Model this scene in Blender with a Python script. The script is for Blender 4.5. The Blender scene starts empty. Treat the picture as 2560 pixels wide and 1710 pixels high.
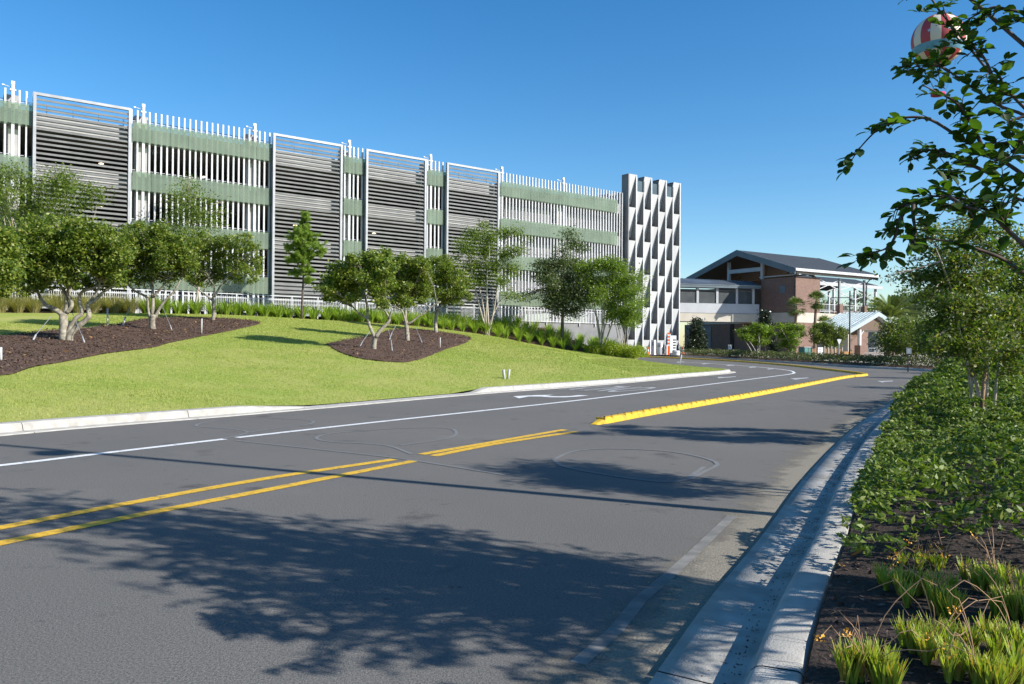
import bpy, bmesh, math, random
import numpy as np
from mathutils import Vector, Matrix, geometry

R = math.radians
random.seed(11)
rng = np.random.default_rng(11)
S = bpy.context.scene
COL = S.collection

# ------------------------------------------------------------------ camera
F, CXP, CYP = 1991.0, 1280.0, 855.0          # 28 mm lens, in pixels of the 2560x1710 photograph
PITCH, ROLL, EYE = R(0.21), R(-0.48), 1.5
cp_, sp_, cr_, sr_ = math.cos(PITCH), math.sin(PITCH), math.cos(ROLL), math.sin(ROLL)
cam = bpy.data.cameras.new('camera')
cam.sensor_width = 36.0
cam.lens = 36.0 * F / 2560.0
cam.clip_start, cam.clip_end = 0.05, 6000
camo = bpy.data.objects.new('camera', cam)
COL.objects.link(camo)
fw, up0, rt0 = Vector((0, cp_, sp_)), Vector((0, -sp_, cp_)), Vector((1, 0, 0))
rt = rt0 * cr_ - up0 * sr_
up = rt0 * sr_ + up0 * cr_
M = Matrix((rt, up, -fw)).transposed().to_4x4()
M.translation = (0, 0, EYE)
camo.matrix_world = M
S.camera = camo

# ------------------------------------------------------------------ sky and sun
SUN_AZ, SUN_EL = 114.0, 31.0                  # clockwise from +Y, degrees
w = bpy.data.worlds.new('World')
S.world = w
w.use_nodes = True
nt = w.node_tree
sky = nt.nodes.new('ShaderNodeTexSky')
sky.sky_type = 'NISHITA'
sky.sun_disc = False
sky.sun_elevation = R(SUN_EL)
sky.sun_rotation = R(SUN_AZ)
sky.altitude = 0
sky.air_density = 1.0
sky.dust_density = 0.35
sky.ozone_density = 2.6
bg = nt.nodes['Background']
bg.inputs['Strength'].default_value = 0.108
hs = nt.nodes.new('ShaderNodeHueSaturation')      # a clear, deep blue morning
hs.inputs['Saturation'].default_value = 1.36
nt.links.new(sky.outputs['Color'], hs.inputs['Color'])
nt.links.new(hs.outputs['Color'], bg.inputs['Color'])
sl = bpy.data.lights.new('sun', 'SUN')
sl.energy = 4.8
sl.angle = R(0.53)
sl.color = (1.0, 0.955, 0.89)
so = bpy.data.objects.new('sun', sl)
COL.objects.link(so)
sd = Vector((math.sin(R(SUN_AZ)) * math.cos(R(SUN_EL)), math.cos(R(SUN_AZ)) * math.cos(R(SUN_EL)), math.sin(R(SUN_EL))))
so.rotation_euler = sd.to_track_quat('Z', 'Y').to_euler()
so.location = sd * 200
S.view_settings.view_transform = 'Standard'
S.view_settings.look = 'None'
S.view_settings.gamma = 1.0
S.view_settings.exposure = 0.72

# ------------------------------------------------------------------ geometry of the view: pixel -> ray -> place
def ray(px, py):
    X = (px - CXP) / F
    U = -(py - CYP) / F
    x = X * cr_ + U * sr_
    u = -X * sr_ + U * cr_
    return x, cp_ - u * sp_, sp_ + u * cp_

def at(px, py, Y):
    d = ray(px, py)
    return Vector((d[0] * Y / d[1], Y, EYE + d[2] * Y / d[1]))

def road_z(Y):
    Y = np.asarray(Y, float)
    t = np.clip(Y - 40, 0, 75)
    return 0.0127 * (t - 3 * (1 - np.exp(-t / 3)))

def gnd(px, py, h=0.0):
    d = ray(px, py)
    Y = 30.0
    for _ in range(60):
        z = float(road_z(Y)) + h
        Yn = (z - EYE) * d[1] / d[2] if d[2] < 0 else 150
        Y = Y * 0.5 + max(1, min(Yn, 150)) * 0.5
    return (d[0] * Y / d[1], Y)

def flat(px, Y, py=870):
    d = ray(px, py)
    return d[0] * Y / d[1], Y

# ------------------------------------------------------------------ object helpers
def tag(o, label=None, cat=None, group=None, kind=None):
    if label: o['label'] = label
    if cat: o['category'] = cat
    if group: o['group'] = group
    if kind: o['kind'] = kind
    return o

def empty(name, loc, rz=0.0, label=None, cat=None, group=None):
    o = bpy.data.objects.new(name, None)
    o.empty_display_size = 0.3
    COL.objects.link(o)
    o.location = loc
    o.rotation_euler = (0, 0, rz)
    return tag(o, label, cat, group)

def link(name, me, mat, parent=None, smooth=False):
    o = bpy.data.objects.new(name, me)
    COL.objects.link(o)
    if mat is not None:
        for m in (mat if isinstance(mat, (list, tuple)) else [mat]):
            me.materials.append(m)
    if smooth:
        me.polygons.foreach_set('use_smooth', [True] * len(me.polygons))
    if parent is not None: o.parent = parent
    return o

def np_mesh(name, V, Fq):
    """V (n,3), Fq (m,k) all faces with k corners"""
    me = bpy.data.meshes.new(name)
    V = np.ascontiguousarray(V, np.float32)
    Fq = np.ascontiguousarray(Fq, np.int32)
    m, k = Fq.shape
    me.vertices.add(len(V))
    me.vertices.foreach_set('co', V.ravel())
    me.loops.add(m * k)
    me.loops.foreach_set('vertex_index', Fq.ravel())
    me.polygons.add(m)
    me.polygons.foreach_set('loop_start', np.arange(0, m * k, k, dtype=np.int32))
    me.update(calc_edges=True)
    me.validate()
    return me

class MB:
    def __init__(s): s.v, s.f = [], []
    def add(s, vs, fs):
        b = len(s.v)
        s.v += [tuple(v) for v in vs]
        s.f += [tuple(b + i for i in f) for f in fs]
        return s
    def box(s, x0, x1, y0, y1, z0, z1):
        return s.add([(x0, y0, z0), (x1, y0, z0), (x1, y1, z0), (x0, y1, z0), (x0, y0, z1), (x1, y0, z1), (x1, y1, z1), (x0, y1, z1)],
                     [(3, 2, 1, 0), (4, 5, 6, 7), (0, 1, 5, 4), (1, 2, 6, 5), (2, 3, 7, 6), (3, 0, 4, 7)])
    def hexa(s, a, b):
        """two quads a (4 pts) and b (4 pts) joined"""
        return s.add(list(a) + list(b), [(3, 2, 1, 0), (4, 5, 6, 7), (0, 1, 5, 4), (1, 2, 6, 5), (2, 3, 7, 6), (3, 0, 4, 7)])
    def beam(s, p, q, w, h, up=(0, 0, 1)):
        p, q = Vector(p), Vector(q)
        d = (q - p).normalized()
        u = Vector(up)
        sd = d.cross(u)
        if sd.length < 1e-4: sd = d.cross(Vector((1, 0, 0)))
        sd.normalize()
        u = sd.cross(d)
        a, b = sd * w / 2, u * h / 2
        return s.hexa([p - a - b, p + a - b, p + a + b, p - a + b], [q - a - b, q + a - b, q + a + b, q - a + b])
    def tube(s, pts, rad, n=6, cap=True):
        pts = [Vector(p) for p in pts]
        if not hasattr(rad, '__len__'): rad = [rad] * len(pts)
        b = len(s.v)
        prev = None
        for i, p in enumerate(pts):
            d = (pts[min(i + 1, len(pts) - 1)] - pts[max(i - 1, 0)])
            if d.length < 1e-9: d = Vector((0, 0, 1))
            d.normalize()
            if prev is None:
                x = d.orthogonal().normalized()
            else:
                x = prev - d * prev.dot(d)
                x = x.normalized() if x.length > 1e-6 else d.orthogonal().normalized()
            prev = x
            y = d.cross(x)
            for k in range(n):
                a = 2 * math.pi * k / n
                s.v.append(tuple(p + (x * math.cos(a) + y * math.sin(a)) * rad[i]))
        for i in range(len(pts) - 1):
            for k in range(n):
                s.f.append((b + i * n + k, b + i * n + (k + 1) % n, b + (i + 1) * n + (k + 1) % n, b + (i + 1) * n + k))
        if cap:
            s.f.append(tuple(b + k for k in reversed(range(n))))
            s.f.append(tuple(b + (len(pts) - 1) * n + k for k in range(n)))
        return s
    def lathe(s, prof, n=16, c=(0, 0, 0)):
        b = len(s.v)
        for r, z in prof:
            for k in range(n):
                a = 2 * math.pi * k / n
                s.v.append((c[0] + r * math.cos(a), c[1] + r * math.sin(a), c[2] + z))
        for i in range(len(prof) - 1):
            for k in range(n):
                s.f.append((b + i * n + k, b + i * n + (k + 1) % n, b + (i + 1) * n + (k + 1) % n, b + (i + 1) * n + k))
        s.f.append(tuple(b + k for k in reversed(range(n))))
        s.f.append(tuple(b + (len(prof) - 1) * n + k for k in range(n)))
        return s
    def prism(s, poly, z0, z1, axis='z'):
        n = len(poly)
        mk = {'z': lambda p, h: (p[0], p[1], h), 'y': lambda p, h: (p[0], h, p[1]), 'x': lambda p, h: (h, p[0], p[1])}[axis]
        b = len(s.v)
        s.v += [mk(p, z0) for p in poly] + [mk(p, z1) for p in poly]
        s.f.append(tuple(b + i for i in reversed(range(n))))
        s.f.append(tuple(b + n + i for i in range(n)))
        for i in range(n):
            j = (i + 1) % n
            s.f.append((b + i, b + j, b + n + j, b + n + i))
        return s
    def build(s, name, mat, parent=None, smooth=False, fix=True):
        me = bpy.data.meshes.new(name)
        me.from_pydata(s.v, [], s.f)
        if fix:
            bm = bmesh.new(); bm.from_mesh(me)
            bmesh.ops.recalc_face_normals(bm, faces=bm.faces)
            bm.to_mesh(me); bm.free()
        me.update()
        return link(name, me, mat, parent, smooth)

def bevel(o, wd, seg=1):
    m = o.modifiers.new('bevel', 'BEVEL')
    m.width = wd; m.segments = seg; m.limit_method = 'ANGLE'
    return o

def catmull(P, n=8):
    P = [np.array(p, float) for p in P]
    P = [2 * P[0] - P[1]] + P + [2 * P[-1] - P[-2]]
    out = []
    for i in range(1, len(P) - 2):
        a, b, c, d = P[i - 1], P[i], P[i + 1], P[i + 2]
        for k in range(n):
            t = k / n
            out.append(0.5 * ((2 * b) + (c - a) * t + (2 * a - 5 * b + 4 * c - d) * t * t + (3 * b - a - 3 * c + d) * t ** 3))
    out.append(P[-2])
    return np.array(out)

def resample(P, step):
    P = np.asarray(P, float)
    L = np.r_[0, np.cumsum(np.linalg.norm(np.diff(P, axis=0), axis=1))]
    n = max(2, int(round(L[-1] / step)) + 1)
    t = np.linspace(0, L[-1], n)
    return np.stack([np.interp(t, L, P[:, k]) for k in range(P.shape[1])], 1)

def right_normals(P):
    d = np.gradient(P[:, :2], axis=0)
    d /= np.linalg.norm(d, axis=1)[:, None] + 1e-9
    return np.stack([d[:, 1], -d[:, 0]], 1)

def offset(P, o):
    return P[:, :2] + right_normals(P) * o

def sweep(mb, P, prof, zf, closed=False):
    """prof: list of (offset to the right, z) or a function of the index"""
    N = right_normals(P)
    b = len(mb.v)
    for i in range(len(P)):
        pr = prof(i) if callable(prof) else prof
        for o, z in pr:
            q = P[i, :2] + N[i] * o
            mb.v.append((q[0], q[1], float(zf(P[i, 0], P[i, 1])) + z))
    m = len(prof(0) if callable(prof) else prof)
    for i in range(len(P) - 1):
        for k in range(m - 1):
            mb.f.append((b + i * m + k, b + (i + 1) * m + k, b + (i + 1) * m + k + 1, b + i * m + k + 1))
    return mb

def cdt_mesh(name, outline, grid, zf, mat, inner=None):
    """flat outline filled with a grid of points of the given spacing, lifted by zf(X, Y)"""
    out = [Vector((float(p[0]), float(p[1]))) for p in outline]
    n = len(out)
    A = np.array([(p.x, p.y) for p in out])
    x0, y0 = A.min(0); x1, y1 = A.max(0)
    gx, gy = np.meshgrid(np.arange(x0 + grid / 2, x1, grid), np.arange(y0 + grid / 2, y1, grid))
    g = np.stack([gx.ravel(), gy.ravel()], 1)
    g += rng.uniform(-.2, .2, g.shape) * grid
    if inner is not None: g = g[inner(g)]
    g = g[inside(g, A)]
    pts = out + [Vector((float(p[0]), float(p[1]))) for p in g]
    v, e, f, *_ = geometry.delaunay_2d_cdt(pts, [], [list(range(n))], 1, 1e-4)
    V = np.array([(p.x, p.y) for p in v])
    z = zf(V[:, 0], V[:, 1])
    me = bpy.data.meshes.new(name)
    fs = []
    for t in f:
        a, b, c = V[t[0]], V[t[1]], V[t[2]]
        cr2 = (b[0] - a[0]) * (c[1] - a[1]) - (b[1] - a[1]) * (c[0] - a[0])
        fs.append(tuple(t) if cr2 > 0 else tuple(reversed(t)))
    me.from_pydata(np.c_[V, z].tolist(), [], fs)
    me.update()
    return link(name, me, mat, None, True)

def inside(P, poly):
    x, y = P[:, 0], P[:, 1]
    r = np.zeros(len(P), bool)
    n = len(poly)
    j = n - 1
    for i in range(n):
        xi, yi = poly[i]; xj, yj = poly[j]
        c = ((yi > y) != (yj > y)) & (x < (xj - xi) * (y - yi) / (yj - yi + 1e-12) + xi)
        r ^= c
        j = i
    return r

def polydist(P, L):
    """distance of points P (n,2) to polyline L (m,k>=2); also interpolated extra columns of L"""
    best = np.full(len(P), 1e9)
    ex = np.zeros((len(P), L.shape[1] - 2))
    for i in range(len(L) - 1):
        a, b = L[i], L[i + 1]
        d = b[:2] - a[:2]
        t = np.clip(((P - a[:2]) @ d) / (d @ d + 1e-12), 0, 1)
        q = a[:2] + t[:, None] * d
        ds = np.hypot(*(P - q).T)
        m = ds < best
        best[m] = ds[m]
        if ex.shape[1]: ex[m] = (a[2:] + t[:, None] * (b[2:] - a[2:]))[m]
    return best, ex

# ------------------------------------------------------------------ materials
def mat(name, c1, c2=None, scale=4.0, rough=0.8, bump=0.0, bscale=None, detail=6, metal=0.0, lo=0.35, hi=0.65, stretch=(1, 1, 1), spec=0.4,
        c3=None, s3=0.3, a3=0.5):
    m = bpy.data.materials.new(name)
    m.use_nodes = True
    n, l = m.node_tree.nodes, m.node_tree.links
    b = n['Principled BSDF']
    b.inputs['Roughness'].default_value = rough
    b.inputs['Metallic'].default_value = metal
    b.inputs['Specular IOR Level'].default_value = spec
    b.inputs['Base Color'].default_value = (*c1, 1)
    tc = n.new('ShaderNodeTexCoord')
    mp = n.new('ShaderNodeMapping')
    mp.inputs['Scale'].default_value = stretch
    l.new(tc.outputs['Object'], mp.inputs['Vector'])
    out = None
    if c2:
        nz = n.new('ShaderNodeTexNoise')
        nz.inputs['Scale'].default_value = scale
        nz.inputs['Detail'].default_value = detail
        l.new(mp.outputs['Vector'], nz.inputs['Vector'])
        rp = n.new('ShaderNodeValToRGB')
        rp.color_ramp.elements[0].position, rp.color_ramp.elements[1].position = lo, hi
        rp.color_ramp.elements[0].color, rp.color_ramp.elements[1].color = (*c1, 1), (*c2, 1)
        l.new(nz.outputs['Fac'], rp.inputs['Fac'])
        out = rp.outputs['Color']
        if c3:
            n3 = n.new('ShaderNodeTexNoise')
            n3.inputs['Scale'].default_value = s3
            n3.inputs['Detail'].default_value = 4
            l.new(mp.outputs['Vector'], n3.inputs['Vector'])
            r3 = n.new('ShaderNodeValToRGB')
            r3.color_ramp.elements[0].position, r3.color_ramp.elements[1].position = .42, .68
            r3.color_ramp.elements[0].color, r3.color_ramp.elements[1].color = (0, 0, 0, 1), (a3, a3, a3, 1)
            l.new(n3.outputs['Fac'], r3.inputs['Fac'])
            mx = n.new('ShaderNodeMix'); mx.data_type = 'RGBA'
            l.new(r3.outputs['Color'], mx.inputs['Factor'])
            l.new(out, mx.inputs['A'])
            mx.inputs['B'].default_value = (*c3, 1)
            out = mx.outputs['Result']
        l.new(out, b.inputs['Base Color'])
    if bump:
        nb = n.new('ShaderNodeTexNoise')
        nb.inputs['Scale'].default_value = bscale or scale
        nb.inputs['Detail'].default_value = 5
        l.new(mp.outputs['Vector'], nb.inputs['Vector'])
        bp = n.new('ShaderNodeBump')
        bp.inputs['Strength'].default_value = bump
        bp.inputs['Distance'].default_value = 0.02
        l.new(nb.outputs['Fac'], bp.inputs['Height'])
        l.new(bp.outputs['Normal'], b.inputs['Normal'])
    return m

def leafmat(name, cols, rough=0.45, trans=0.35, spec=0.5, tcol=None):
    """colour drawn per leaf"""
    m = bpy.data.materials.new(name)
    m.use_nodes = True
    n, l = m.node_tree.nodes, m.node_tree.links
    b = n['Principled BSDF']
    b.inputs['Roughness'].default_value = rough
    b.inputs['Specular IOR Level'].default_value = spec
    g = n.new('ShaderNodeNewGeometry')
    rp = n.new('ShaderNodeValToRGB')
    cr = rp.color_ramp
    while len(cr.elements) < len(cols): cr.elements.new(0.5)
    for i, c in enumerate(cols):
        cr.elements[i].position = i / max(1, len(cols) - 1)
        cr.elements[i].color = (*c, 1)
    l.new(g.outputs['Random Per Island'], rp.inputs['Fac'])
    l.new(rp.outputs['Color'], b.inputs['Base Color'])
    tr = n.new('ShaderNodeBsdfTranslucent')
    mu = n.new('ShaderNodeMix'); mu.data_type = 'RGBA'; mu.blend_type = 'MULTIPLY'
    mu.inputs['Factor'].default_value = 1
    l.new(rp.outputs['Color'], mu.inputs['A'])
    mu.inputs['B'].default_value = (*(tcol or (1.5, 1.7, 0.6)), 1)
    l.new(mu.outputs['Result'], tr.inputs['Color'])
    ms = n.new('ShaderNodeMixShader')
    ms.inputs['Fac'].default_value = trans
    l.new(b.outputs['BSDF'], ms.inputs[1])
    l.new(tr.outputs['BSDF'], ms.inputs[2])
    l.new(ms.outputs['Shader'], n['Material Output'].inputs['Surface'])
    return m

def brickmat(name, c1, c2, mortar, sx=1.0):
    m = bpy.data.materials.new(name)
    m.use_nodes = True
    n, l = m.node_tree.nodes, m.node_tree.links
    b = n['Principled BSDF']
    b.inputs['Roughness'].default_value = 0.9
    tc = n.new('ShaderNodeTexCoord')
    sep = n.new('ShaderNodeSeparateXYZ')
    l.new(tc.outputs['Object'], sep.inputs['Vector'])
    ad = n.new('ShaderNodeMath'); ad.operation = 'ADD'
    l.new(sep.outputs['X'], ad.inputs[0]); l.new(sep.outputs['Y'], ad.inputs[1])
    cb = n.new('ShaderNodeCombineXYZ')
    l.new(ad.outputs['Value'], cb.inputs['X']); l.new(sep.outputs['Z'], cb.inputs['Y'])
    br = n.new('ShaderNodeTexBrick')
    br.inputs['Scale'].default_value = 4.3
    br.inputs['Mortar Size'].default_value = 0.018
    br.inputs['Color1'].default_value = (*c1, 1)
    br.inputs['Color2'].default_value = (*c2, 1)
    br.inputs['Mortar'].default_value = (*mortar, 1)
    br.inputs['Brick Width'].default_value = .9
    br.inputs['Row Height'].default_value = .32
    l.new(cb.outputs['Vector'], br.inputs['Vector'])
    nz = n.new('ShaderNodeTexNoise'); nz.inputs['Scale'].default_value = 1.2; nz.inputs['Detail'].default_value = 6
    l.new(tc.outputs['Object'], nz.inputs['Vector'])
    rp = n.new('ShaderNodeValToRGB')
    rp.color_ramp.elements[0].color, rp.color_ramp.elements[1].color = (.75, .75, .75, 1), (1.2, 1.15, 1.1, 1)
    l.new(nz.outputs['Fac'], rp.inputs['Fac'])
    mx = n.new('ShaderNodeMix'); mx.data_type = 'RGBA'; mx.blend_type = 'MULTIPLY'; mx.inputs['Factor'].default_value = 1
    l.new(br.outputs['Color'], mx.inputs['A']); l.new(rp.outputs['Color'], mx.inputs['B'])
    l.new(mx.outputs['Result'], b.inputs['Base Color'])
    return m

def glassmat(name, col, body, fac):
    m = bpy.data.materials.new(name)
    m.use_nodes = True
    n, l = m.node_tree.nodes, m.node_tree.links
    b = n['Principled BSDF']
    b.inputs['Base Color'].default_value = (*body, 1)
    b.inputs['Roughness'].default_value = 0.12
    tc = n.new('ShaderNodeTexCoord')
    nz = n.new('ShaderNodeTexNoise'); nz.inputs['Scale'].default_value = .5
    l.new(tc.outputs['Object'], nz.inputs['Vector'])
    rp = n.new('ShaderNodeValToRGB')
    rp.color_ramp.elements[0].position, rp.color_ramp.elements[1].position = .3, .7
    rp.color_ramp.elements[0].color, rp.color_ramp.elements[1].color = (*[c * .85 for c in body], 1), (*[c * 1.2 for c in body], 1)
    l.new(nz.outputs['Fac'], rp.inputs['Fac'])
    l.new(rp.outputs['Color'], b.inputs['Base Color'])
    t = n.new('ShaderNodeBsdfTransparent')
    t.inputs['Color'].default_value = (*col, 1)
    ms = n.new('ShaderNodeMixShader')
    ms.inputs['Fac'].default_value = fac
    l.new(b.outputs['BSDF'], ms.inputs[1])
    l.new(t.outputs['BSDF'], ms.inputs[2])
    l.new(ms.outputs['Shader'], n['Material Output'].inputs['Surface'])
    return m

M_ = {}
M_['asphalt'] = mat('asphalt', (.084, .081, .075), (.225, .212, .192), scale=75, rough=.95, bump=.45, bscale=120, lo=.30, hi=.74, c3=(.122, .118, .109), s3=.22, a3=.55, spec=.15)
def stain(m, scale, lo, hi, col, amt, seed):
    n, l = m.node_tree.nodes, m.node_tree.links
    b = n['Principled BSDF']
    src = b.inputs['Base Color'].links[0].from_socket
    tc = n.new('ShaderNodeTexCoord'); mp = n.new('ShaderNodeMapping'); mp.inputs['Location'].default_value = (seed, seed * 2, 0)
    l.new(tc.outputs['Object'], mp.inputs['Vector'])
    z = n.new('ShaderNodeTexNoise'); z.inputs['Scale'].default_value = scale; z.inputs['Detail'].default_value = 7; z.inputs['Roughness'].default_value = .65
    l.new(mp.outputs['Vector'], z.inputs['Vector'])
    r = n.new('ShaderNodeValToRGB'); r.color_ramp.elements[0].position, r.color_ramp.elements[1].position = lo, hi
    r.color_ramp.elements[0].color, r.color_ramp.elements[1].color = (0, 0, 0, 1), (amt, amt, amt, 1)
    l.new(z.outputs['Fac'], r.inputs['Fac'])
    x = n.new('ShaderNodeMix'); x.data_type = 'RGBA'
    l.new(r.outputs['Color'], x.inputs['Factor']); l.new(src, x.inputs['A']); x.inputs['B'].default_value = (*col, 1)
    l.new(x.outputs['Result'], b.inputs['Base Color'])
stain(M_['asphalt'], 1.1, .60, .70, (.055, .054, .052), .7, 3)
stain(M_['asphalt'], 5.0, .66, .70, (.040, .040, .040), .8, 9)
stain(M_['asphalt'], .45, .55, .75, (.20, .19, .17), .35, 17)
M_['ground'] = mat('ground_soil', (.07, .08, .03), (.12, .12, .06), scale=.3, rough=.95)
M_['concrete'] = mat('kerb_concrete', (.33, .315, .28), (.46, .44, .395), scale=6, rough=.9, bump=.28, bscale=95, c3=(.34, .32, .29), s3=1.1, a3=.45)
M_['gutter'] = mat('gutter_concrete', (.27, .262, .235), (.42, .40, .36), scale=5, rough=.9, bump=.25, bscale=95, c3=(.22, .20, .17), s3=1.4, a3=.6)
M_['plaza'] = mat('plaza_paving', (.30, .25, .21), (.42, .36, .30), scale=.8, rough=.9)
M_['white_paint'] = mat('white_paint', (.50, .50, .49), (.74, .74, .72), scale=25, rough=.7, lo=.3, hi=.55)
M_['yellow_paint'] = mat('yellow_paint', (.42, .25, .025), (.70, .42, .03), scale=18, rough=.7, lo=.3, hi=.55)
M_['yellow_curb'] = mat('yellow_rubber', (.62, .38, .014), (.74, .47, .03), scale=9, rough=.6, c3=(.20, .14, .04), s3=4, a3=.55)
M_['sealant'] = mat('sealed_cut', (.150, .150, .145), (.185, .184, .174), scale=14, rough=.8)
M_['lawn'] = mat('lawn_turf', (.17, .23, .028), (.30, .35, .055), scale=9, rough=.95, bump=.5, bscale=30, c3=(.38, .35, .10), s3=.4, a3=.6)
M_['mulch'] = mat('bark_mulch', (.034, .019, .013), (.125, .070, .047), scale=26, rough=.95, bump=1.0, bscale=34, lo=.3, hi=.66, c3=(.16, .10, .05), s3=2.6, a3=.35, stretch=(1, 1.6, 1))
M_['mulch_dark'] = mat('dark_wet_mulch', (.010, .007, .005), (.045, .028, .021), scale=30, rough=.95, bump=1.0, bscale=40, c3=(.07, .045, .03), s3=3, a3=.3)
M_['worn_paint'] = mat('worn_white_paint', (.24, .24, .235), (.50, .50, .49), scale=18, rough=.75, lo=.35, hi=.6)
M_['old_pvc'] = mat('weathered_pvc', (.36, .36, .34), (.46, .46, .44), scale=6, rough=.6)
M_['white_metal'] = mat('white_metal', (.48, .49, .50), (.56, .56, .56), scale=2, rough=.4)
M_['silver'] = mat('silver_frame', (.27, .28, .29), (.34, .35, .36), scale=1.5, rough=.4, metal=.15)
M_['slat'] = mat('louvre_grey', (.125, .127, .120), (.165, .167, .158), scale=1.2, rough=.55)
M_['precast'] = mat('precast_concrete', (.34, .34, .335), (.44, .44, .43), scale=.9, rough=.85, c3=(.28, .27, .26), s3=.5, a3=.5)
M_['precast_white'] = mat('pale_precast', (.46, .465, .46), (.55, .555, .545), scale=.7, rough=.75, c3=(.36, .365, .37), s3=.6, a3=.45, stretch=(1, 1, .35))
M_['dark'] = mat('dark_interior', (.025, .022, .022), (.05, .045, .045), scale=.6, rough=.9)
M_['slab'] = mat('garage_slab', (.16, .16, .155), (.24, .235, .23), scale=.6, rough=.9)
M_['green_glass'] = glassmat('green_glass', (.72, .84, .70), (.27, .31, .25), .60)
M_['clear_glass'] = glassmat('pale_glass', (.75, .85, .88), (.2, .25, .27), .7)
M_['cream'] = mat('cream_precast', (.46, .42, .345), (.53, .49, .41), scale=.8, rough=.85)
M_['pale_panel'] = mat('pale_panel', (.40, .415, .43), (.46, .475, .49), scale=.6, rough=.7)
M_['brick'] = brickmat('red_brick', (.165, .095, .075), (.215, .135, .105), (.23, .20, .17))
M_['steel_roof'] = mat('standing_seam_roof', (.15, .175, .195), (.20, .225, .245), scale=1, rough=.42, metal=.5)
M_['dark_roof'] = mat('dark_shingle_roof', (.022, .028, .036), (.042, .050, .060), scale=3, rough=.85)
M_['fascia'] = mat('blue_grey_fascia', (.10, .135, .155), (.13, .165, .185), scale=1, rough=.5)
M_['pale_roof'] = mat('pale_metal_roof', (.36, .42, .43), (.44, .50, .50), scale=1, rough=.4, metal=.3)
M_['wood_ceiling'] = mat('wood_ceiling', (.10, .065, .045), (.15, .10, .07), scale=3, rough=.7, stretch=(8, 1, 1))
M_['shade_precast'] = mat('shade_grey_precast', (.17, .17, .17), (.22, .22, .22), scale=.9, rough=.85)  # grey for walls; on tower ribs and cheeks it paints in deeper shade
M_['louvre_dark'] = mat('dark_louvre', (.09, .10, .105), (.13, .14, .145), scale=1, rough=.5)
M_['black'] = mat('black_metal', (.012, .012, .013), (.02, .02, .021), scale=3, rough=.45)
M_['orange'] = mat('cone_orange', (.75, .11, .015), (.85, .16, .02), scale=4, rough=.5)
M_['white_plastic'] = mat('white_plastic', (.72, .72, .70), (.80, .80, .78), scale=3, rough=.5)
M_['grey_plastic'] = mat('grey_plastic', (.30, .31, .32), (.38, .39, .40), scale=3, rough=.6)
M_['green_box'] = mat('green_enamel', (.07, .20, .17), (.10, .27, .23), scale=2, rough=.5)
M_['wood'] = mat('timber_boards', (.40, .20, .07), (.58, .32, .12), scale=3, rough=.75, stretch=(1, 1, 6))
M_['brown_wood'] = mat('weathered_boards', (.22, .13, .07), (.34, .21, .12), scale=3, rough=.8, stretch=(5, 5, 1))
M_['bark_pale'] = mat('pale_bark', (.19, .165, .125), (.42, .38, .30), scale=7, rough=.9, bump=.6, bscale=14, c3=(.14, .12, .09), s3=3, a3=.6)
M_['bark_dark'] = mat('dark_bark', (.07, .055, .045), (.14, .11, .09), scale=9, rough=.9, bump=.5)
M_['bark_crape'] = mat('smooth_bark', (.34, .29, .23), (.48, .43, .36), scale=5, rough=.7, c3=(.20, .16, .12), s3=4, a3=.5)
M_['bark_red'] = mat('red_bark', (.22, .06, .035), (.30, .10, .06), scale=7, rough=.8)
M_['twig'] = mat('twig_bark', (.055, .038, .030), (.11, .075, .055), scale=12, rough=.8)
M_['palm_trunk'] = mat('palm_trunk', (.16, .10, .065), (.27, .18, .12), scale=10, rough=.9, bump=.7, stretch=(1, 1, 3))
M_['leaf_oak'] = leafmat('ligustrum_leaf', [(.045, .085, .012), (.11, .17, .022), (.20, .25, .04), (.31, .31, .07)], trans=.42)
M_['leaf_airy'] = leafmat('elm_leaf', [(.08, .13, .02), (.14, .20, .03), (.19, .235, .045)], trans=.4)
M_['leaf_dark'] = leafmat('live_oak_leaf', [(.055, .085, .03), (.10, .135, .05), (.15, .175, .08)], trans=.35)
M_['leaf_bright'] = leafmat('crape_leaf', [(.09, .15, .018), (.16, .235, .028), (.23, .29, .045)], trans=.45)
M_['leaf_crape'] = leafmat('crape_leaf_near', [(.045, .085, .013), (.08, .13, .02), (.13, .165, .03), (.22, .19, .065)], trans=.45)
M_['leaf_front'] = leafmat('crape_leaf_foreground', [(.030, .062, .012), (.045, .085, .014), (.07, .115, .018)], rough=.42, trans=.48, tcol=(1.7, 2.1, .5))
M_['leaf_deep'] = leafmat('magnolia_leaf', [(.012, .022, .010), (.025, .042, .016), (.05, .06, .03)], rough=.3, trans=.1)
M_['leaf_pine'] = leafmat('pine_needle', [(.11, .19, .02), (.18, .28, .03), (.27, .34, .055)], trans=.4)
M_['leaf_strap'] = leafmat('strap_leaf', [(.14, .22, .03), (.23, .33, .04), (.32, .40, .07)], trans=.45)
M_['leaf_yellow'] = leafmat('yellow_shrub_leaf', [(.18, .25, .018), (.28, .33, .03), (.34, .38, .05)], trans=.4)
M_['leaf_hedge'] = leafmat('hedge_leaf', [(.045, .085, .013), (.10, .16, .022), (.16, .215, .035), (.24, .26, .07)], rough=.5, trans=.3, spec=.35)
M_['leaf_ground'] = leafmat('groundcover_leaf', [(.05, .08, .02), (.09, .12, .03), (.15, .13, .06)], rough=.5, trans=.25)
M_['leaf_palm'] = leafmat('palm_frond', [(.08, .12, .03), (.14, .18, .05), (.19, .22, .08)], rough=.45, trans=.3)
M_['leaf_muhly'] = leafmat('ornamental_grass', [(.24, .25, .08), (.34, .31, .12), (.42, .36, .17)], rough=.7, trans=.35)
M_['leaf_bulbine'] = leafmat('bulbine_leaf', [(.20, .27, .03), (.29, .36, .045), (.36, .40, .07), (.38, .22, .06)], rough=.5, trans=.4)
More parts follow.
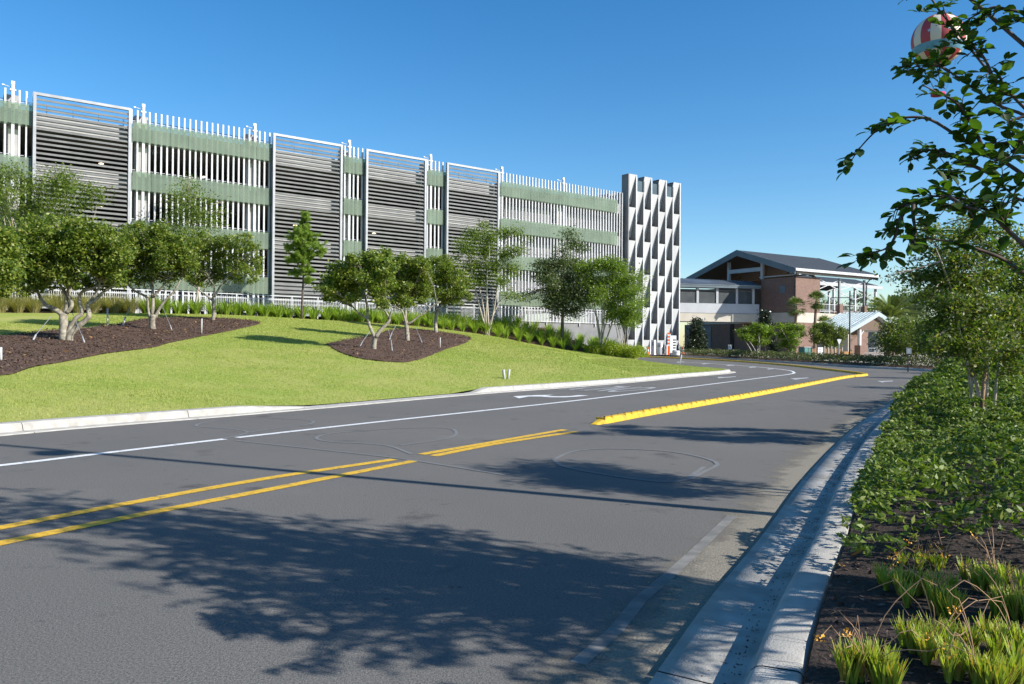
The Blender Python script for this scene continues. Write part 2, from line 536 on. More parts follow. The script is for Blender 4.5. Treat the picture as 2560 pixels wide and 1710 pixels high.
stain(M_['lawn'], .22, .48, .68, (.40, .37, .12), .5, 1)
stain(M_['yellow_curb'], 11, .58, .68, (.12, .09, .045), .7, 2)
stain(M_['yellow_paint'], 6, .56, .66, (.13, .12, .10), .65, 4)
stain(M_['white_paint'], 6, .57, .66, (.15, .15, .145), .6, 6)
stain(M_['concrete'], 2.2, .56, .72, (.20, .18, .15), .5, 5)
M_['flower_orange'] = mat('orange_flower', (.70, .32, .03), (.80, .45, .06), scale=20, rough=.7)
M_['dry_stalk'] = mat('dry_stalk', (.26, .15, .08), (.38, .24, .14), scale=10, rough=.8)
M_['grass'] = leafmat('grass_blade', [(.15, .215, .02), (.23, .30, .036), (.31, .365, .06), (.42, .41, .13)], rough=.6, trans=.3, tcol=(1.2, 1.3, .7))
stain(M_['grass'], .22, .48, .68, (.43, .40, .12), .55, 1)
stain(M_['grass'], 1.3, .54, .70, (.13, .20, .02), .55, 8)
M_['chip'] = leafmat('bark_chip', [(.025, .014, .011), (.06, .034, .026), (.10, .062, .046), (.17, .115, .085)], rough=.9, trans=.0)
M_['litter'] = leafmat('fallen_leaf', [(.20, .10, .03), (.34, .20, .06), (.12, .06, .03)], rough=.8, trans=.1)
# ================================================================== GROUND AND ROAD
def struct(o): return tag(o, kind='structure')

def roadzf(x, y): return road_z(y)

xs = np.r_[-3000, -1500, -700, -300, np.arange(-150, 151, 10), 300, 700, 1500, 3000]
ys = np.r_[-300, -100, np.arange(-40, 161, 5), 250, 500, 1000, 2000, 4000]
gx, gy = np.meshgrid(xs, ys)
gz = road_z(gy) - 0.08
V = np.stack([gx.ravel(), gy.ravel(), gz.ravel()], 1)
nx, ny = len(xs), len(ys)
idx = np.arange(nx * ny).reshape(ny, nx)
Q = np.stack([idx[:-1, :-1].ravel(), idx[:-1, 1:].ravel(), idx[1:, 1:].ravel(), idx[1:, :-1].ravel()], 1)
struct(link('ground', np_mesh('ground', V, Q), M_['ground']))

# road edge on the right (outer edge of the concrete pan), running away from the camera, then round the bend
rp = [gnd(*p, .03) for p in [(1622, 1710), (1770, 1502), (1913, 1330), (2009, 1198), (2098, 1102), (2162, 1049), (2240, 999), (2291, 976.5)]]
d0 = np.array(rp[1]) - np.array(rp[0]); d0 /= np.linalg.norm(d0)
right_near = [tuple(np.array(rp[0]) - d0 * 9), tuple(np.array(rp[0]) - d0 * 4)] + rp
right_far = [(18.6, 34.5), (22.6, 40.5), (25.0, 46.0), (25.2, 50.3), (23.4, 54.3), (21.9, 60.5), (20.6, 65.5), (19.0, 71.0), (16.6, 78), (13.0, 84)]
RK = resample(catmull(right_near + right_far, 10), .35)

# left: gutter line of the lawn
lp = [gnd(*p) for p in [(0, 1090.5), (174, 1074), (577, 1041), (843, 1018), (1200, 985.8), (1445, 967.5), (1602, 954.7), (1720, 943), (1815.5, 935)]]
LF = catmull([(-17.5, -6), (-12.6, 3.5)] + lp, 10)
tip = catmull([lp[-1], (12.55, 44.9), (12.9, 45.9), (12.75, 46.9), (12.2, 48.2), (11.4, 51.5), (10.7, 57.5), (10.4, 62.5), (9.6, 68)], 8)
LK = resample(np.vstack([LF, tip[1:]]), .35)

# ---- asphalt
outl = [tuple(p) for p in resample(LK, 1.0)] + [(0, 74), (-14, 70), (-16, 76), (-2, 82), (6, 88), (13.0, 88)] + [tuple(p) for p in resample(RK, 1.0)[::-1]] + [(-2, -9)]
struct(cdt_mesh('road', outl, 2.0, lambda x, y: road_z(y), M_['asphalt']))

# ---- right kerb: flat pan with a lip, then a rounded kerb, poured in lengths with joints
def kerb_lengths(P, prof, ln, gap=.012):
    mb = MB()
    L = np.r_[0, np.cumsum(np.linalg.norm(np.diff(P, axis=0), axis=1))]
    a = 0.0
    while a < L[-1] - .3:
        b = min(a + ln, L[-1])
        t = np.linspace(a, b - gap, max(2, int((b - a) / .35)))
        seg = np.stack([np.interp(t, L, P[:, 0]), np.interp(t, L, P[:, 1])], 1)
        sweep(mb, seg, prof, roadzf)
        a = b
    return mb
pan = [(-.005, -.05), (0, .034), (.20, .022), (.355, .016), (.375, .03)]
top = [(.37, -.02), (.375, .02), (.390, .07), (.408, .112), (.430, .132), (.456, .138), (.595, .140), (.612, .134), (.622, .118), (.622, -.1)]
struct(kerb_lengths(RK, pan, 3.05).build('gutter', M_['gutter'], None, True))
o = struct(kerb_lengths(RK, top, 3.05).build('kerb', M_['concrete'], None, True))

# ---- left kerb with dropped length
Lc = np.r_[0, np.cumsum(np.linalg.norm(np.diff(LK[:, :2], axis=0), axis=1))]
def arc_of(P, q): return Lc[np.argmin(np.hypot(P[:, 0] - q[0], P[:, 1] - q[1]))]
s_a, s_b, s_c, s_d = [arc_of(LK, gnd(*p)) for p in [(640, 1035.5), (800, 1021), (1200, 986), (1258, 983)]]
def kh(s): return float(np.interp(s, [s_a, s_b, s_c, s_d], [1, .12, .12, 1]))
mb = MB(); mg = MB()
a = 0.0
while a < Lc[-1] - .4:
    b = min(a + 3.05, Lc[-1])
    t = np.linspace(a, b - .015, max(2, int((b - a) / .3)))
    seg = np.stack([np.interp(t, Lc, LK[:, 0]), np.interp(t, Lc, LK[:, 1])], 1)
    def prof(i, t=t):
        h = kh(t[i])
        return [(-.29, -.02), (-.30, .02 * h), (-.325, .115 * h), (-.36, .15 * h), (-.54, .155 * h + .004), (-.56, .10 * h), (-.565, -.05)]
    sweep(mb, seg, prof, roadzf)
    sweep(mg, seg, [(0, -.03), (-.003, .012), (-.17, .008), (-.30, .02)], roadzf)
    a = b
struct(mb.build('kerb', M_['concrete'], None, False))
struct(mg.build('gutter', M_['concrete'], None, True))

# ---- road markings
_zk = [0]
def line(name, P, wd, m, z=.005, px=True, step=.5, dash=None):
    x_first = P[0][0]
    if px: P = [gnd(*p) for p in P]
    if x_first < 0:                       # the line runs on past the edge of the view
        a_ = np.array(P[0]); u_ = np.array([-math.sin(R(27.5)), -math.cos(R(27.5))])
        P = [tuple(a_ + u_ * e_) for e_ in (14, 7, 3.5, 1.8, .8)] + list(P)
    P = resample(catmull(P, 8), step)
    if m is M_['sealant']: _zk[0] += 1; z += .0006 * _zk[0]
    N = right_normals(P)
    A, B = P - N * wd / 2, P + N * wd / 2
    V = np.vstack([np.c_[A, road_z(A[:, 1]) + z], np.c_[B, road_z(B[:, 1]) + z]])
    n = len(P)
    Qs = [(i, n + i, n + i + 1, i + 1) for i in range(n - 1)]
    return struct(link(name, np_mesh(name, V, np.array(Qs)), m))
wl_a = [(-60, 1171), (0, 1164.6), (280, 1131), (562, 1098)]
wl_b = [(592, 1094.5), (900, 1060), (1220, 1025.6), (1445, 1001), (1660, 975), (1730, 966.5), (1866.7, 949.4), (1940, 940.2), (1968, 936.6), (1984, 933.4), (1984, 930.5), (1972, 926.2), (1919, 919.8), (1842, 913.2), (1759, 908), (1693, 904.6)]
line('lane_line', wl_a, .15, M_['white_paint'])
line('lane_line', wl_b, .15, M_['white_paint'])
line('centre_line', [(-80, 1336), (0, 1320.5), (327, 1257.6), (664, 1197), (985, 1149)], .15, M_['yellow_paint'])
line('centre_line', [(1053, 1136.4), (1230, 1106), (1412, 1074.5)], .15, M_['yellow_paint'])
line('centre_line', [(-90, 1379), (0, 1359), (337, 1290), (690, 1221), (1034, 1153)], .15, M_['yellow_paint'])
line('centre_line', [(1083, 1140.5), (1211, 1115), (1325, 1096.5), (1440, 1079.5)], .15, M_['yellow_paint'])
# saw-cut loops sealed with tar
for P in ([(560, 1096), (620, 1082), (585, 1073), (490, 1065), (540, 1052), (660, 1046), (770, 1050), (775, 1060), (690, 1071), (620, 1082)],
          [(1030, 1136), (960, 1113), (830, 1105), (790, 1096), (830, 1084), (980, 1072), (1110, 1070), (1140, 1080), (1120, 1096), (1000, 1114)],
          [(590, 1102), (760, 1120), (985, 1145), (1100, 1162), (1260, 1188)],
          [(1385, 1150), (1430, 1130), (1520, 1122), (1680, 1130), (1790, 1156), (1760, 1180), (1700, 1204), (1600, 1200), (1420, 1170), (1385, 1150)],
          [(1760, 1168), (1720, 1196)]):
    line('sealed_cut', P, .06, M_['sealant'], z=.0035, step=.25)
line('sealed_cut', [(1445, 1660), (1520, 1600), (1600, 1500), (1700, 1415), (1830, 1290)], .085, mat('filled_trench', (.13, .127, .116), (.215, .205, .185), scale=7, rough=.95), z=.0035)

def polymark(name, pts, m, z=.006):
    P = [gnd(*p) for p in pts]
    mb = MB()
    v = [Vector((p[0], p[1], 0)) for p in P]
    tri = geometry.tessellate_polygon([v])
    mb.add([(p.x, p.y, float(road_z(p.y)) + z) for p in v], [tuple(t) for t in tri])
    return struct(mb.build(name, m))
k = 440 / 2348
polymark('lane_arrow', [(1220 + x * k, 900 + y * k) for x, y in
         [(335, 486), (415, 514), (540, 489), (690, 489), (840, 499), (1020, 500), (1180, 491), (1345, 477), (1215, 470), (1080, 484), (930, 487), (770, 482), (870, 467), (640, 470)]], M_['white_paint'])
k = 780 / 2348
polymark('lane_arrow', [(1560 + x * k, 780 + y * k) for x, y in [(702, 489), (712, 500), (760, 496), (842, 489), (842, 485), (760, 490)]], M_['worn_paint'])
polymark('lane_arrow', [(1560 + x * k, 780 + y * k) for x, y in [(1250, 500), (1290, 511), (1330, 504), (1390, 498), (1385, 494), (1320, 497)]], M_['worn_paint'])
polymark('lane_arrow', [(1560 + x * k, 780 + y * k) for x, y in [(1905, 520), (1945, 532), (1960, 526), (2026, 523), (2020, 517), (1945, 520)]], M_['worn_paint'])
for x, y, l in [(1560 + 390 * k, 780 + 376 * k, 22), (1560 + 580 * k, 780 + 388 * k, 22), (1560 + 765 * k, 780 + 401 * k, 22), (1560 + 935 * k, 780 + 415 * k, 20), (1560 + 1070 * k, 780 + 428 * k, 18)]:
    polymark('lane_arrow', [(x, y + .6), (x + 7, y + 2.0), (x + 10, y + 1.2), (x + l, y + .6), (x + l, y - .4), (x + 8, y - .6)], M_['worn_paint'])

# the word on the asphalt, read by drivers coming towards the camera
def road_word(txt, pa, pb, height, stretch):
    c = bpy.data.curves.new('word', 'FONT')
    c.body = txt; c.size = 1.0; c.align_x = 'CENTER'; c.align_y = 'CENTER'
    o = bpy.data.objects.new('word', c)
    COL.objects.link(o)
    bpy.context.view_layer.update()
    me = bpy.data.meshes.new_from_object(o)
    COL.objects.unlink(o); bpy.data.objects.remove(o)
    a, b = np.array(gnd(*pa)), np.array(gnd(*pb))
    d = (b - a) / np.linalg.norm(b - a)            # along the road, away from the camera
    r = np.array([d[1], -d[0]])
    cen = (a + b) / 2
    n = len(me.vertices)
    co = np.zeros(n * 3); me.vertices.foreach_get('co', co); co = co.reshape(-1, 3)
    wsc = height / (co[:, 0].max() - co[:, 0].min())
    lsc = stretch / (co[:, 1].max() - co[:, 1].min())
    xy = cen + np.outer(-co[:, 0] * wsc, r) + np.outer(-co[:, 1] * lsc, d)
    co = np.c_[xy, road_z(xy[:, 1]) + .006]
    me.vertices.foreach_set('co', co.ravel())
    me.update()
    return struct(link('lane_word', me, M_['worn_paint']))
road_word('ONLY', (1475, 976.5), (1590, 966.0), 2.3, 3.6)

# ---- sand washed against the right pan (a dirt film with its own ragged shape)
m = mat('washed_sand', (.20, .18, .14), (.33, .29, .22), scale=60, rough=.95, bump=.5, bscale=80)
n_, l_ = m.node_tree.nodes, m.node_tree.links
at_ = n_.new('ShaderNodeAttribute'); at_.attribute_name = 'fade'
nz = n_.new('ShaderNodeTexNoise'); nz.inputs['Scale'].default_value = 2.2; nz.inputs['Detail'].default_value = 9; nz.inputs['Roughness'].default_value = .7
tc = n_.new('ShaderNodeTexCoord'); l_.new(tc.outputs['Object'], nz.inputs['Vector'])
ma = n_.new('ShaderNodeMath'); ma.operation = 'ADD'; l_.new(at_.outputs['Fac'], ma.inputs[0]); l_.new(nz.outputs['Fac'], ma.inputs[1])
rp_ = n_.new('ShaderNodeValToRGB'); rp_.color_ramp.elements[0].position = .72; rp_.color_ramp.elements[1].position = 1.25
rp_.color_ramp.elements[0].color = (0, 0, 0, 1); rp_.color_ramp.elements[1].color = (.85, .85, .85, 1)
l_.new(ma.outputs['Value'], rp_.inputs['Fac'])
tp = n_.new('ShaderNodeBsdfTransparent'); ms = n_.new('ShaderNodeMixShader')
l_.new(rp_.outputs['Color'], ms.inputs['Fac']); l_.new(tp.outputs['BSDF'], ms.inputs[1]); l_.new(n_['Principled BSDF'].outputs['BSDF'], ms.inputs[2])
l_.new(ms.outputs['Shader'], n_['Material Output'].inputs['Surface'])
P = resample(RK[:120], .25)
offs = np.array([0, -.12, -.28, -.5, -.8, -1.2]); fade = np.array([.74, .58, .40, .22, .04, -.3])
V = []; fa = []
for o_, f_ in zip(offs, fade):
    q = offset(P, o_); V.append(np.c_[q, road_z(q[:, 1]) + .0022]); fa += [f_] * len(P)
n = len(P)
Qs = [(a * n + i, (a + 1) * n + i, (a + 1) * n + i + 1, a * n + i + 1) for a in range(len(offs) - 1) for i in range(n - 1)]
me = np_mesh('road_sand', np.vstack(V), np.array(Qs)[:, ::-1])
me.attributes.new('fade', 'FLOAT', 'POINT').data.foreach_set('value', np.array(fa, np.float32))
struct(link('road_sand', me, m))

# ---- yellow bolted kerb sections dividing the lanes
sp = [gnd(*p) for p in [(1484, 1062), (1520, 1055), (1660, 1029), (1892, 988), (2032, 960.5), (2098, 947.5)]]
SK = resample(catmull(sp + [(17.3, 40.6), (18.9, 42.6), (19.5, 44.6), (19.7, 48), (19.75, 52.5), (19.6, 57.5), (18.3, 65.2), (15.8, 71.5), (12.3, 77)], 10), .05)
Ls = np.r_[0, np.cumsum(np.linalg.norm(np.diff(SK, axis=0), axis=1))]
secw = [(-.14, 0), (-.135, .035), (-.075, .105), (-.03, .115), (.03, .115), (.075, .105), (.135, .035), (.14, 0)]
def kerb_proto(nose):
    mb = MB()
    ln = .98
    if nose:
        st = [(0, .05, .55), (.12, .35, .7), (.35, .8, .9), (.6, 1, 1), (ln, 1, 1)]
    else:
        st = [(0, .9, .93), (.02, 1, 1), (ln - .02, 1, 1), (ln, .9, .93)]
    b = 0
    for y, hz, wx in st: mb.v += [(x * wx, y, z * hz) for x, z in secw]
    m_ = len(secw)
    for i in range(len(st) - 1):
        for k_ in range(m_ - 1): mb.f.append((i * m_ + k_, (i + 1) * m_ + k_, (i + 1) * m_ + k_ + 1, i * m_ + k_ + 1))
    mb.f.append(tuple(range(m_))); mb.f.append(tuple((len(st) - 1) * m_ + i for i in reversed(range(m_))))
    root = empty('kerb_section', (0, 0, 0), 0, 'yellow moulded lane divider section bolted to the asphalt', 'lane divider', 'yellow divider sections bolted along the lane')
    mb.build('body', M_['yellow_curb'], root)
    for y in (.16, .50, .84):
        if nose and y < .3: continue
        MB().lathe([(.02, .10), (.02, .122), (.012, .126)], 8, (0.0, y, 0)).build('bolt', M_['black'], root)
    for y in (.33, .67):
        mb = MB().box(-.10, .10, y - .012, y + .012, .074, .117)
        mb.build('clamp_band', M_['yellow_paint'], root)
    return root
def copy_tree(o, parent=None):
    c = o.copy(); COL.objects.link(c)
    if parent is not None: c.parent = parent
    for ch in list(o.children): copy_tree(ch, c)
    return c
nose = kerb_proto(True)
tag(nose, 'tapered yellow nose section at the near end of the lane divider')
body = kerb_proto(False)
for i in range(int(Ls[-1] // 1.0)):
    s0 = i * 1.0
    p = np.array([np.interp(s0, Ls, SK[:, 0]), np.interp(s0, Ls, SK[:, 1])])
    q = np.array([np.interp(s0 + 1, Ls, SK[:, 0]), np.interp(s0 + 1, Ls, SK[:, 1])])
    o = nose if i == 0 else (body if i == 1 else copy_tree(body))
    zz = road_z(np.array([p[1], q[1]]))
    o.location = (p[0], p[1], float(zz[0]) + .002)
    o.rotation_euler = (math.atan2(zz[1] - zz[0], 1.0), 0, math.atan2(-(q - p)[0], (q - p)[1]))

# ================================================================== LAWN (a mound rising to the garage)
fo = offset(LK, -.55)
front = np.c_[fo, road_z(fo[:, 1]) + np.array([.14 * kh(s) + .02 for s in Lc])]
# planting line at the back of the lawn: (pixel, depth) -> place and height
PL = []
for px, py, Y in [(0, 782, 44.7), (200, 782.5, 47.4), (380, 784, 49.9), (560, 787, 52.3), (740, 796, 55), (1022, 814, 60.2), (1210, 837, 63.5), (1310, 856, 65), (1410, 874, 65.6), (1480, 881.7, 65.5), (1560, 889.5, 64.5), (1600, 892.5, 63)]:
    PL.append(tuple(at(px, py, Y)))
PL = [(-40, 30, 2.6)] + PL
BK = resample(catmull(PL, 8), .5)
front_f = front[:np.argmin(np.hypot(front[:, 0] - BK[-1, 0], front[:, 1] - BK[-1, 1]))]
FR = resample(front_f, 1.2)
def lawn_z(x, y):
    P = np.stack([np.ravel(x), np.ravel(y)], 1).astype(float)
    df, zf = polydist(P, FR)
    db, zb = polydist(P, BK)
    t = df / (df + db + 1e-6)
    t = t * (1.06 - .06 * t)
    return (zf[:, 0] * (1 - t) + zb[:, 0] * t)
lawn_out = [tuple(p[:2]) for p in resample(front_f, .7)] + [tuple(p[:2]) for p in resample(BK, .9)[::-1]] + [(-42, 0)]
struct(cdt_mesh('lawn', lawn_out, 1.1, lawn_z, M_['lawn']))
LAWN_A = np.array(lawn_out)

def lhit(px, py, y0=9.0, y1=75):
    d = ray(px, py)
    Ys = np.linspace(y0, y1, 400)
    X = d[0] / d[1] * Ys
    z = EYE + d[2] / d[1] * Ys
    dz = z - lawn_z(X, Ys)
    j = np.where(dz <= 0)[0]
    i = j[0] if len(j) else np.argmin(np.abs(dz))
    if i > 0 and dz[i - 1] > 0:
        f = dz[i - 1] / (dz[i - 1] - dz[i]); Y = Ys[i - 1] + f * (Ys[i] - Ys[i - 1])
    else: Y = Ys[i]
    X = d[0] / d[1] * Y
    return (float(X), float(Y), float(lawn_z([X], [Y])[0]))

k = 2.8
bed1 = [(x / k, 400 + y / k) for x, y in [(-300, 1560), (0, 1510), (100, 1500), (300, 1440), (700, 1365), (1000, 1325), (1300, 1260), (1600, 1200), (1760, 1165), (1825, 1140), (1700, 1122), (1450, 1108), (1200, 1105), (1000, 1118), (900, 1135), (750, 1165), (620, 1180), (400, 1192), (200, 1215), (0, 1240), (-300, 1262)]]
k = 4.126
bed2 = [(780 + x / k, 560 + y / k) for x, y in [(140, 1240), (300, 1330), (520, 1395), (800, 1425), (1000, 1425), (1200, 1370), (1400, 1290), (1560, 1240), (1640, 1195), (1600, 1165), (1400, 1130), (1200, 1100), (1000, 1090), (850, 1092), (700, 1130), (550, 1165), (350, 1200)]]
BEDS = []
for b in (bed1, bed2):
    P = np.array([lhit(*p)[:2] for p in b])
    P = resample(catmull(list(P) + [P[0]], 6), .4)[:-1]
    BEDS.append(P)
    def bz(x, y, P=P):
        d, _ = polydist(np.stack([x, y], 1), np.vstack([P, P[:1]]))
        return lawn_z(x, y) + .03 + np.minimum(d, .6) * .10 + rng.normal(0, .012, len(x))
    struct(cdt_mesh('mulch_bed', P, .35, bz, M_['mulch']))

def scatter_quads(n, poly, zf, size, flatness=.35):
    x0, y0 = poly.min(0); x1, y1 = poly.max(0)
    P = rng.uniform((x0, y0), (x1, y1), (n * 3, 2)); P = P[inside(P, poly)][:n]
    z = zf(P[:, 0], P[:, 1])
    n = len(P)
    a = rng.uniform(0, 2 * np.pi, n)
    s = size * rng.uniform(.5, 1.5, n)
    u = np.stack([np.cos(a), np.sin(a), rng.normal(0, flatness, n)], 1) * s[:, None]
    v = np.stack([-np.sin(a), np.cos(a), rng.normal(0, flatness, n)], 1) * (s * .45)[:, None]
    c = np.c_[P, z]
    V = np.stack([c - u, c - v, c + u, c + v], 1).reshape(-1, 3)
    return V, np.arange(4 * n).reshape(n, 4)
for i, P in enumerate(BEDS):
    V, Q = scatter_quads(22000 if i == 0 else 12000, P, lambda x, y: lawn_z(x, y) + .10, .034)
    tag(link('bark_chips', np_mesh('bark_chips', V, Q), M_['chip']), 'loose dark bark chips lying over the %s mulch bed' % ('large left' if i == 0 else 'kite-shaped middle'), 'bark chips', kind='stuff')
    V, Q = scatter_quads(420 if i == 0 else 240, P, lambda x, y: lawn_z(x, y) + .115, .06)
    tag(link('fallen_leaves', np_mesh('fallen_leaves', V, Q), M_['litter']), 'dry tan leaves fallen on the %s mulch bed' % ('large left' if i == 0 else 'kite-shaped middle'), 'fallen leaves', kind='stuff')

# grass blades over the lawn, denser near the camera
def grass_blades():
    n = 1300000
    P = rng.uniform((-24, 4), (13, 66), (n, 2))
    Y = P[:, 1]
    keep = rng.random(n) < np.clip(18 / np.maximum(Y, 9), .22, 1)
    vis = np.abs(P[:, 0]) < .67 * Y + 1.2
    P = P[keep & vis]
    P = P[inside(P, LAWN_A)]
    for b in BEDS: P = P[~inside(P, b)]
    z = np.concatenate([lawn_z(c[:, 0], c[:, 1]) for c in np.array_split(P, 12)])
    n = len(P)
    a = rng.uniform(0, 2 * np.pi, n)
    sc = np.clip(P[:, 1] / 30, .75, 1.7)
    h = rng.uniform(.028, .060, n) * np.clip(sc, 1, 1.3)
    wd = rng.uniform(.004, .007, n) * sc * 1.5
    b = np.c_[P, z - .01]
    u = np.stack([np.cos(a), np.sin(a), np.zeros(n)], 1) * wd[:, None]
    ln = rng.normal(0, .45, (n, 2)) * h[:, None]
    t = b + np.c_[ln, h]
    V = np.stack([b - u, b + u, t], 1).reshape(-1, 3)
    return V, np.arange(3 * n).reshape(n, 3)
V, Q = grass_blades()
tag(link('lawn_grass', np_mesh('lawn_grass', V, Q), M_['grass']), 'short bright green turf grass covering the mound', 'grass', kind='stuff')

# planting bed behind the lawn up to the garage railing
D0, YAW = 58.1, R(52.99)
fd = np.array([math.sin(YAW), math.cos(YAW)]); fn = np.array([math.cos(YAW), -math.sin(YAW)])
def zwall(P):
    P = np.asarray(P, float)
    px = CXP + F * P[:, 0] / P[:, 1]
    return np.interp(px, [0, 1000, 1380, 1600], [3.35, 3.3, 3.1, 1.0])
def bed_height(P):
    P = np.asarray(P, float)
    d, z0 = polydist(P, BK)
    o = P @ fn + D0
    f = np.clip(d / (d + np.maximum(o - 2.2, .05)), 0, 1)
    return z0[:, 0] * (1 - f) + zwall(P) * f
q = BK[:, :2]
so_ = q @ fn + D0                                   # distance of the planting line in front of the facade
V = []
for f in (0, .35, .7, 1):
    p_ = q + np.outer((2.2 - so_) * f, fn)
    V.append(np.c_[p_, BK[:, 2] * (1 - f) + zwall(p_) * f - .02])
n = len(q)
Qs = [(a * n + i, a * n + i + 1, (a + 1) * n + i + 1, (a + 1) * n + i) for a in range(3) for i in range(n - 1)]
struct(link('planting_bed', np_mesh('planting_bed', np.vstack(V), np.array(Qs)), M_['mulch']))
# ================================================================== PARKING GARAGE
FP0 = Vector((-fn[0] * D0, -fn[1] * D0, 0))
def fs(px, o=0.0, py=600):
    """place along the facade (local x) of a pixel, in a plane o metres in front of it"""
    d = ray(px, py)
    Y = 1.0
    t = (-(D0 - o)) / (d[0] * fn[0] + d[1] * fn[1])
    return (d[0] * t - FP0.x) * fd[0] + (d[1] * t - FP0.y) * fd[1]
def fz(px, py, o=0.0):
    d = ray(px, py)
    t = (-(D0 - o)) / (d[0] * fn[0] + d[1] * fn[1])
    return EYE + d[2] * t
G0 = FP0.copy()
RZ = math.pi / 2 - YAW
gar = empty('parking_garage', G0, RZ, 'long grey multi-storey parking garage with white fins, green glass bands and louvred screens', 'garage')
# local axes: x along the facade to the right, y into the building, z up
BT = [16.25, 12.95, 9.65, 6.35]
BB = [14.98, 11.71, 8.44, 5.11]
FLOOR0 = 3.5
sL, sR = fs(0) - 14, fs(1563)
# structure: floors, spandrels, end walls, columns
mb = MB()
for t, b in zip(BT, BB): mb.box(sL, sR, .30, 17, b + .05, b + .32)
mb.box(sL, sR, .30, 17, FLOOR0 - 1.2, FLOOR0 - .9)
mb.build('floor_slab', M_['slab'], gar)
mb = MB()
for t, b in zip(BT, BB): mb.box(sL, sR, .28, .52, b + .02, t - .26)
mb.build('spandrel', M_['precast'], gar)
MB().box(sL, sR, 16.8, 17, .5, 15.6).build('rear_wall', M_['slab'], gar)
MB().box(sL - .3, sL, .3, 17, .5, 15.6).build('end_wall', M_['slab'], gar)
s48 = fs(1249)
MB().box(s48 + .2, sR, 1.15, 1.4, 5.2, 16.1).build('stair_wall', M_['shade_precast'], gar)
for r in range(4):
    o = MB().box(sL, sR - .5, .55, .60, BT[r] - .12, BT[r] - .07) if False else None
# top guard rail behind the screens
mb = MB()
for z in (16.62, 16.36): mb.tube([(sL, .7, z), (s48, .7, z)], .022, 5)
x = sL
while x < s48:
    mb.tube([(x, .7, 15.9), (x, .7, 16.64)], .02, 5); x += 1.5
mb.build('guard_rail', M_['fascia'], gar)
colpx = [32, 359, 638, 875, 1078.6, 1257, 1411]
cs = [fs(p, 0, 300) for p in colpx]
for s in cs:
    MB().box(s - .42, s + .42, .62, 1.25, .5, 16.9 if s < s48 else 16.0).build('column', M_['precast'], gar)
    MB().box(s - .085, s + .085, -.05, .12, 2.2, 17.42).build('column_post', M_['white_metal'], gar)
    mb = MB().box(s - .16, s + .16, -.02, .3, 17.02, 17.12)
    mb.box(s - .10, s + .10, .02, .22, 17.425, 17.62)
    mb.tube([(s - .12, .1, 17.25), (s - .5, .35, 17.38)], .025, 5)
    mb.box(s - .56, s - .44, .28, .42, 17.34, 17.41)
    mb.build('post_light', M_['white_plastic'], gar)
# glass bands and fins in every open section
pitch = (fs(662.5, 0, 300) - fs(344.4, 0, 300)) / 23
sec = [(sL, fs(79)), (fs(328), fs(677)), (fs(857), fs(911)), (fs(1066), fs(1111)), (fs(1249), fs(1541))]
fin0 = fs(344.4, 0, 300)
fin_me = MB().box(-.054, .054, 0, .13, 2.2, 17.12)
fin_first = None
k0 = int((sL - fin0) / pitch)
for kk in range(k0, 400):
    s = fin0 + kk * pitch
    if s > sR + .02: break
    ok = any(a - .05 < s < b + .05 for a, b in sec) or s > sec[-1][1]
    if not ok or any(abs(s - c) < .22 for c in cs): continue
    if fin_first is None:
        fin_first = fin_me.build('fin', M_['white_metal'], gar); o = fin_first
    else:
        o = fin_first.copy(); COL.objects.link(o)
    o.location = (s, 0, 0)
for a, b in sec:
    n = max(1, int(round((b - a) / (pitch * 3))))
    for t, bb in zip(BT, BB):
        mb = MB()
        for i in range(n):
            x0, x1 = a + (b - a) * i / n, a + (b - a) * (i + 1) / n
            mb.box(x0 + .008, x1 - .008, -.16, -.145, bb, t)
        mb.build('glass_band', M_['green_glass'], gar)
        mb = MB()
        x = a + .25
        while x < b:
            mb.box(x - .035, x + .035, -.144, -.02, t - .55, t - .50); x += pitch
        mb.build('glass_clip', M_['silver'], gar)
        mb = MB()
        mb.tube([(a, .12, t + .13), (b, .12, t + .13)], .022, 5)
        mb.build('cable_rail', M_['white_metal'], gar)
# louvred screens
for (p0, p1, ty) in [(81, 327, 250), (682, 856, 345), (915, 1066, 385), (1117, 1248.5, 412)]:
    a, b = fs(p0, .45, 450), fs(p1, .45, 450)
    zt = {81: fz(82, 228.8, .45), 682: fz(683, 332.3, .45), 915: fz(915, 372, .45), 1117: fz(1117, 405.8, .45)}[p0]
    zb = 3.55
    mb = MB()
    fw_ = .17
    mb.box(a, a + fw_, -.50, -.28, zb, zt); mb.box(b - fw_, b, -.50, -.28, zb, zt)
    mb.box(a + fw_, b - fw_, -.50, -.28, zt - fw_, zt); mb.box(a + fw_, b - fw_, -.50, -.28, zb, zb + .12)
    mb.build('screen_frame', M_['silver'], gar)
    mb = MB()
    z = zt - .42
    while z > zb + .25:
        # blade tilted: lower edge forward
        mb.hexa([(a + fw_, -.455, z - .068), (b - fw_, -.455, z - .068), (b - fw_, -.435, z - .078), (a + fw_, -.435, z - .078)],
                [(a + fw_, -.365, z + .078), (b - fw_, -.365, z + .078), (b - fw_, -.345, z + .068), (a + fw_, -.345, z + .068)])
        z -= .305
    mb.build('louvre', M_['slat'], gar)
    mb = MB()
    mb.box(a + .02, a + .10, -.275, .2, zb, 16.0); mb.box(b - .10, b - .02, -.275, .2, zb, 16.0)
    mb.build('screen_bracket', M_['fascia'], gar)
